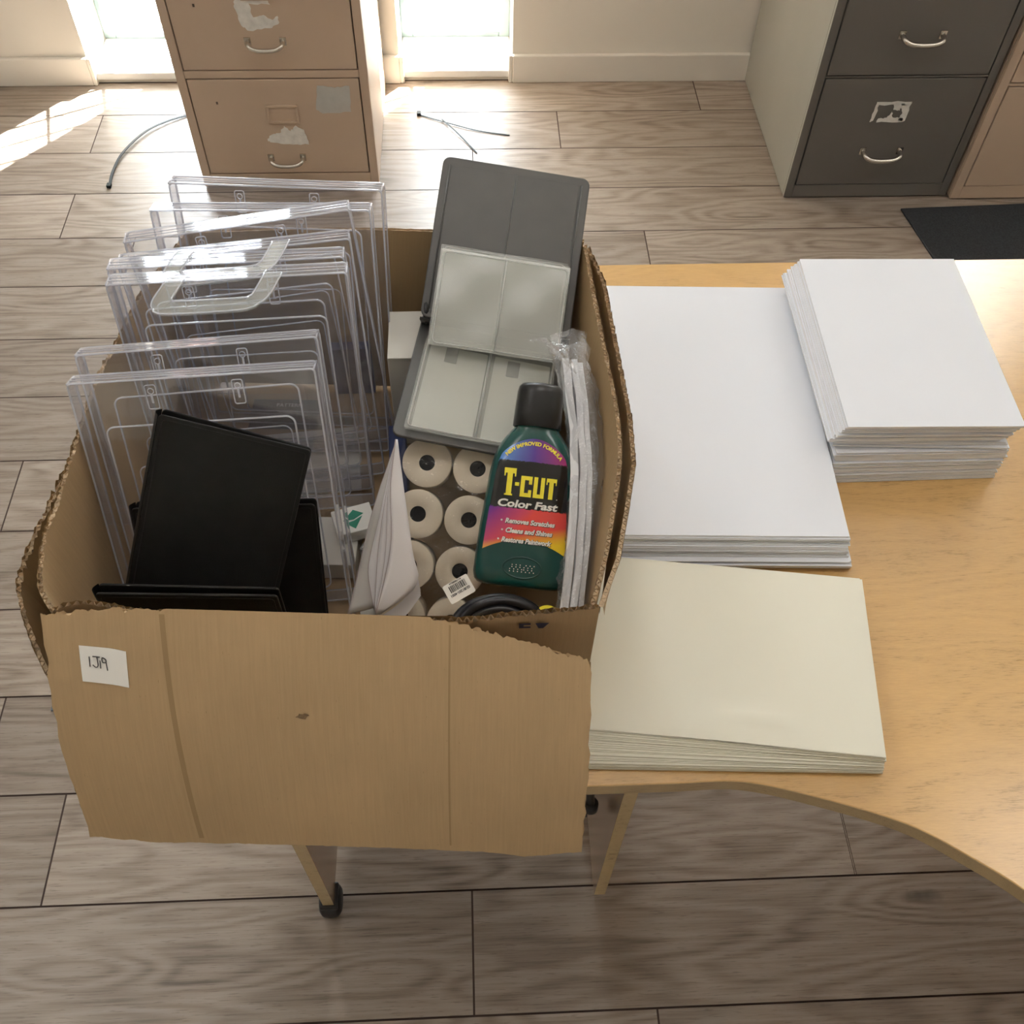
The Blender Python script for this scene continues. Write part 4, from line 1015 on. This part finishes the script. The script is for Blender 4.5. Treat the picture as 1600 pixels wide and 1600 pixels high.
sb = empty('small_bottle', 'small dark container with yellow cap and red band below the green bottle', 'container', rmat(Vector((1, -.1, 0)).normalized(), Vector((0, 1, 0)), Vector((.1, .0, 1)).normalized(), (.066, .487, .800)))
MB().lathe([(.0005, 0), (.013, 0), (.015, .003), (.015, .040), (.012, .046), (.012, .060), (.0005, .060)], 28).build('container_body', 'blackpl', sb)
MB().lathe([(.0153, .030), (.0153, .040), (.0125, .0455)], 28).build('red_band', 'red', sb)
MB().lathe([(.0122, .046), (.0123, .0602), (.0005, .0604)], 28).build('yellow_cap', 'yellow', sb)

# ---------------------------------------------------------------- white carton and small clutter at the bottom
wc = empty('white_carton', 'small white carton standing between the sign holders and the grey album', 'carton', loc=(-.068, .885, .745))
bevel(MB().box((-.0265, -.078, 0), (.0265, .0, .150)).build('carton_body', 'whitecard', wc), .0012)
bevel(MB().box((-.0258, -.0785, .1502), (.0262, -.028, .1508)).build('tuck_flap', 'whitecard', wc), .0002)
vs, fs = text_mesh('XX AB', .008, .0003, 0)
MB().add([(-.010-v.y, -.0788, .072+v.x) for v in vs], fs).build('carton_lettering', 'ink', wc, recalc=False)
def flat_box(name, cat, label, c, sx, sy, sz, rz, tilt, m, extra=None):
    mt = Matrix.Translation(c) @ Matrix.Rotation(rz, 4, 'Z') @ Matrix.Rotation(tilt, 4, 'X')
    e = empty(name, label, cat, mt); o = bevel(MB().box((-sx/2, -sy/2, 0), (sx/2, sy/2, sz)).build('body', m, e), .001)
    if extra: extra(e, o)
    return e
def lid(e, o): bevel(MB().box((-.05, -.034, .0301), (.05, .034, .0315)).build('lid', 'insert', o), .0004)
flat_box('leaflet_pack', 'leaflets', 'thin pale pack of leaflets low in the box, seen through the rear sign holders', (-.20, .78, .7435), .12, .10, .005, .1, 0, 'whitecard')
flat_box('white_box', 'box', 'flat white box on the box floor behind the black albums', (-.170, .645, .7435), .075, .066, .028, -.05, 0, 'whitecard')
def diamond(e, o):
    MB().prism([(-.012, .0), (.002, .012), (.012, .004), (.0, -.001)], .0182, .0188).prism([(-.010, -.004), (.0, -.003), (.010, .001), (-.001, -.014)], .0182, .0188).build('green_print', 'green', o)
flat_box('printed_packet', 'packet', 'small white packet with a green printed diamond', (-.136, .660, .773), .045, .036, .018, .3, 0, 'white', diamond)
flat_box('blue_carton', 'carton', 'dark blue carton between the sign holders and the white carton', (-.088, .742, .7435), .020, .10, .055, .05, 0, 'blue')
flat_box('blue_packet', 'packet', 'small blue packet seen through the upper right of the sign holders', (-.150, .903, .7435), .05, .014, .08, .02, 0, 'blue')
def cardtext(e, o):
    for k, s2 in enumerate(('PATTERN', '5024802')):
        vs, fs = text_mesh(s2, .008, .0001, 0); MB().add([(v.x+.0, .012-.012*k+v.y, .0018) for v in vs], fs).build('card_lettering', 'peel', o, recalc=False)
flat_box('printed_card', 'card', 'dark grey card with faint pale lettering seen through the front sign holder', (-.235, .862, .7435), .095, .05, .0015, -.05, 0, 'darkcard', cardtext)
flat_box('grey_carton', 'carton', 'open grey carton near the right edges of the sign holders', (-.100, .640, .7435), .045, .045, .030, -.5, 0, 'greybox',
         lambda e, o: bevel(MB().box((-.020, -.020, .0302), (.020, .020, .031)).build('lid', 'white', o), .0003))
flat_box('white_carton', 'carton', 'small white carton on the box floor behind the right black album edge', (-.105, .565, .7435), .045, .05, .022, .1, 0, 'whitecard')

# ---------------------------------------------------------------- stacks of paper on the desk
def ream(name, label, cat, w, d, z0, z1, n, pose0, pose1, mats, group=None, jit=.0012, top_extra=None):
    """n slivers of sheets between z0 and z1; pose = (x, y, rot) of the front-left corner, bottom to top"""
    b = MB(); rg = random.Random(hash(label) % 1000 if False else len(label)*7+n)
    jx = jy = 0
    for k in range(n):
        f = k/(n-1); x = pose0[0]+(pose1[0]-pose0[0])*f; y = pose0[1]+(pose1[1]-pose0[1])*f; r = pose0[2]+(pose1[2]-pose0[2])*f
        if rg.random() < .3: jx, jy = rg.uniform(-jit, jit)*1.6, rg.uniform(-jit, jit)*1.6
        jj = 0 if k == n-1 else 1
        M4 = Matrix.Translation((x+jj*(jx+rg.uniform(-jit, jit)*.5), y+jj*(jy+rg.uniform(-jit, jit)*.5), 0)) @ Matrix.Rotation(r+jj*rg.uniform(-.002, .002), 4, 'Z')
        h = (z1-z0)/n; o = len(b.f)
        b.box((0, 0, z0+h*k), (w, d, z0+h*(k+1)-h*.04), 1, M4); b.m[o+1] = 0
    o = b.build(name, mats); return tag(o, label, cat, group)
PM = ['paper', 'paperedge']; CM = ['cream', 'creamedge']
ream('paper_stack', 'large white A3 paper stack, upper bundle, lying between the box and the A4 pile', 'paper', .297, .42, .7535, .780, 22, (.132, .626, -.0402), (.129, .638, -.0402), PM)
ream('paper_stack', 'thin lower bundle of the large white stack, sticking out a little at the front', 'paper', .297, .42, .7384, .7532, 12, (.134, .622, -.036), (.133, .620, -.038), PM, None, .002)
ream('paper_stack', 'white A4 bundle on top of the right-hand pile', 'paper', .21, .297, .7985, .830, 26, (.424, .752, -.015), (.439, .747, -.0225), PM, None, .0016)
ream('paper_stack', 'narrow white bundle directly under the top one of the right-hand pile, turned slightly', 'paper', .21, .297, .7885, .7982, 8, (.434, .752, -.055), (.430, .753, -.040), PM, None, .0018)
ream('paper_stack', 'white bundle with a bent front edge, third down in the right-hand pile', 'paper', .21, .297, .7655, .7882, 16, (.437, .738, .0), (.436, .742, -.01), PM, None, .002)
ream('paper_stack', 'bottom white bundle of the right-hand pile, resting on the desk', 'paper', .21, .297, .7384, .7652, 18, (.437, .735, .010), (.435, .738, .006), PM, None, .0014)
ream('paper_stack', 'lower bundle of cream paper lying on the desk by its curved front edge', 'paper', .297, .21, .7384, .7500, 10, (.109, .378, -.050), (.108, .380, -.060), CM, None, .0016)
ream('paper_stack', 'upper bundle of cream paper, fanned slightly to the right', 'paper', .297, .21, .7503, .7685, 16, (.108, .383, -.065), (.108, .4078, -.136), CM, None, .0008)
rws = []; cmx = Matrix.Translation((.105, .409, 0)) @ Matrix.Rotation(-.137, 4, 'Z'); nx, ny = 40, 30
for j in range(ny+1):
    row = []
    for i in range(nx+1):
        x = .297*i/nx; y = .21*j/ny
        dn = .0035*math.exp(-((x-.175)/.035)**2-((y-.034)/.010)**2)*(1 if y < .034 else .35)+.0022*math.exp(-((x-.14)/.06)**2-((y-.012)/.018)**2)
        row.append(cmx @ Vector((x, y, .7692+dn+.0008*math.sin(x*9)*math.sin(y*11)**2)))
    rws.append(row)
tag(MB().grid(rws).build('paper_sheet', 'cream', recalc=False), 'loose top sheet of the cream stack with a small dent near its front edge', 'paper')
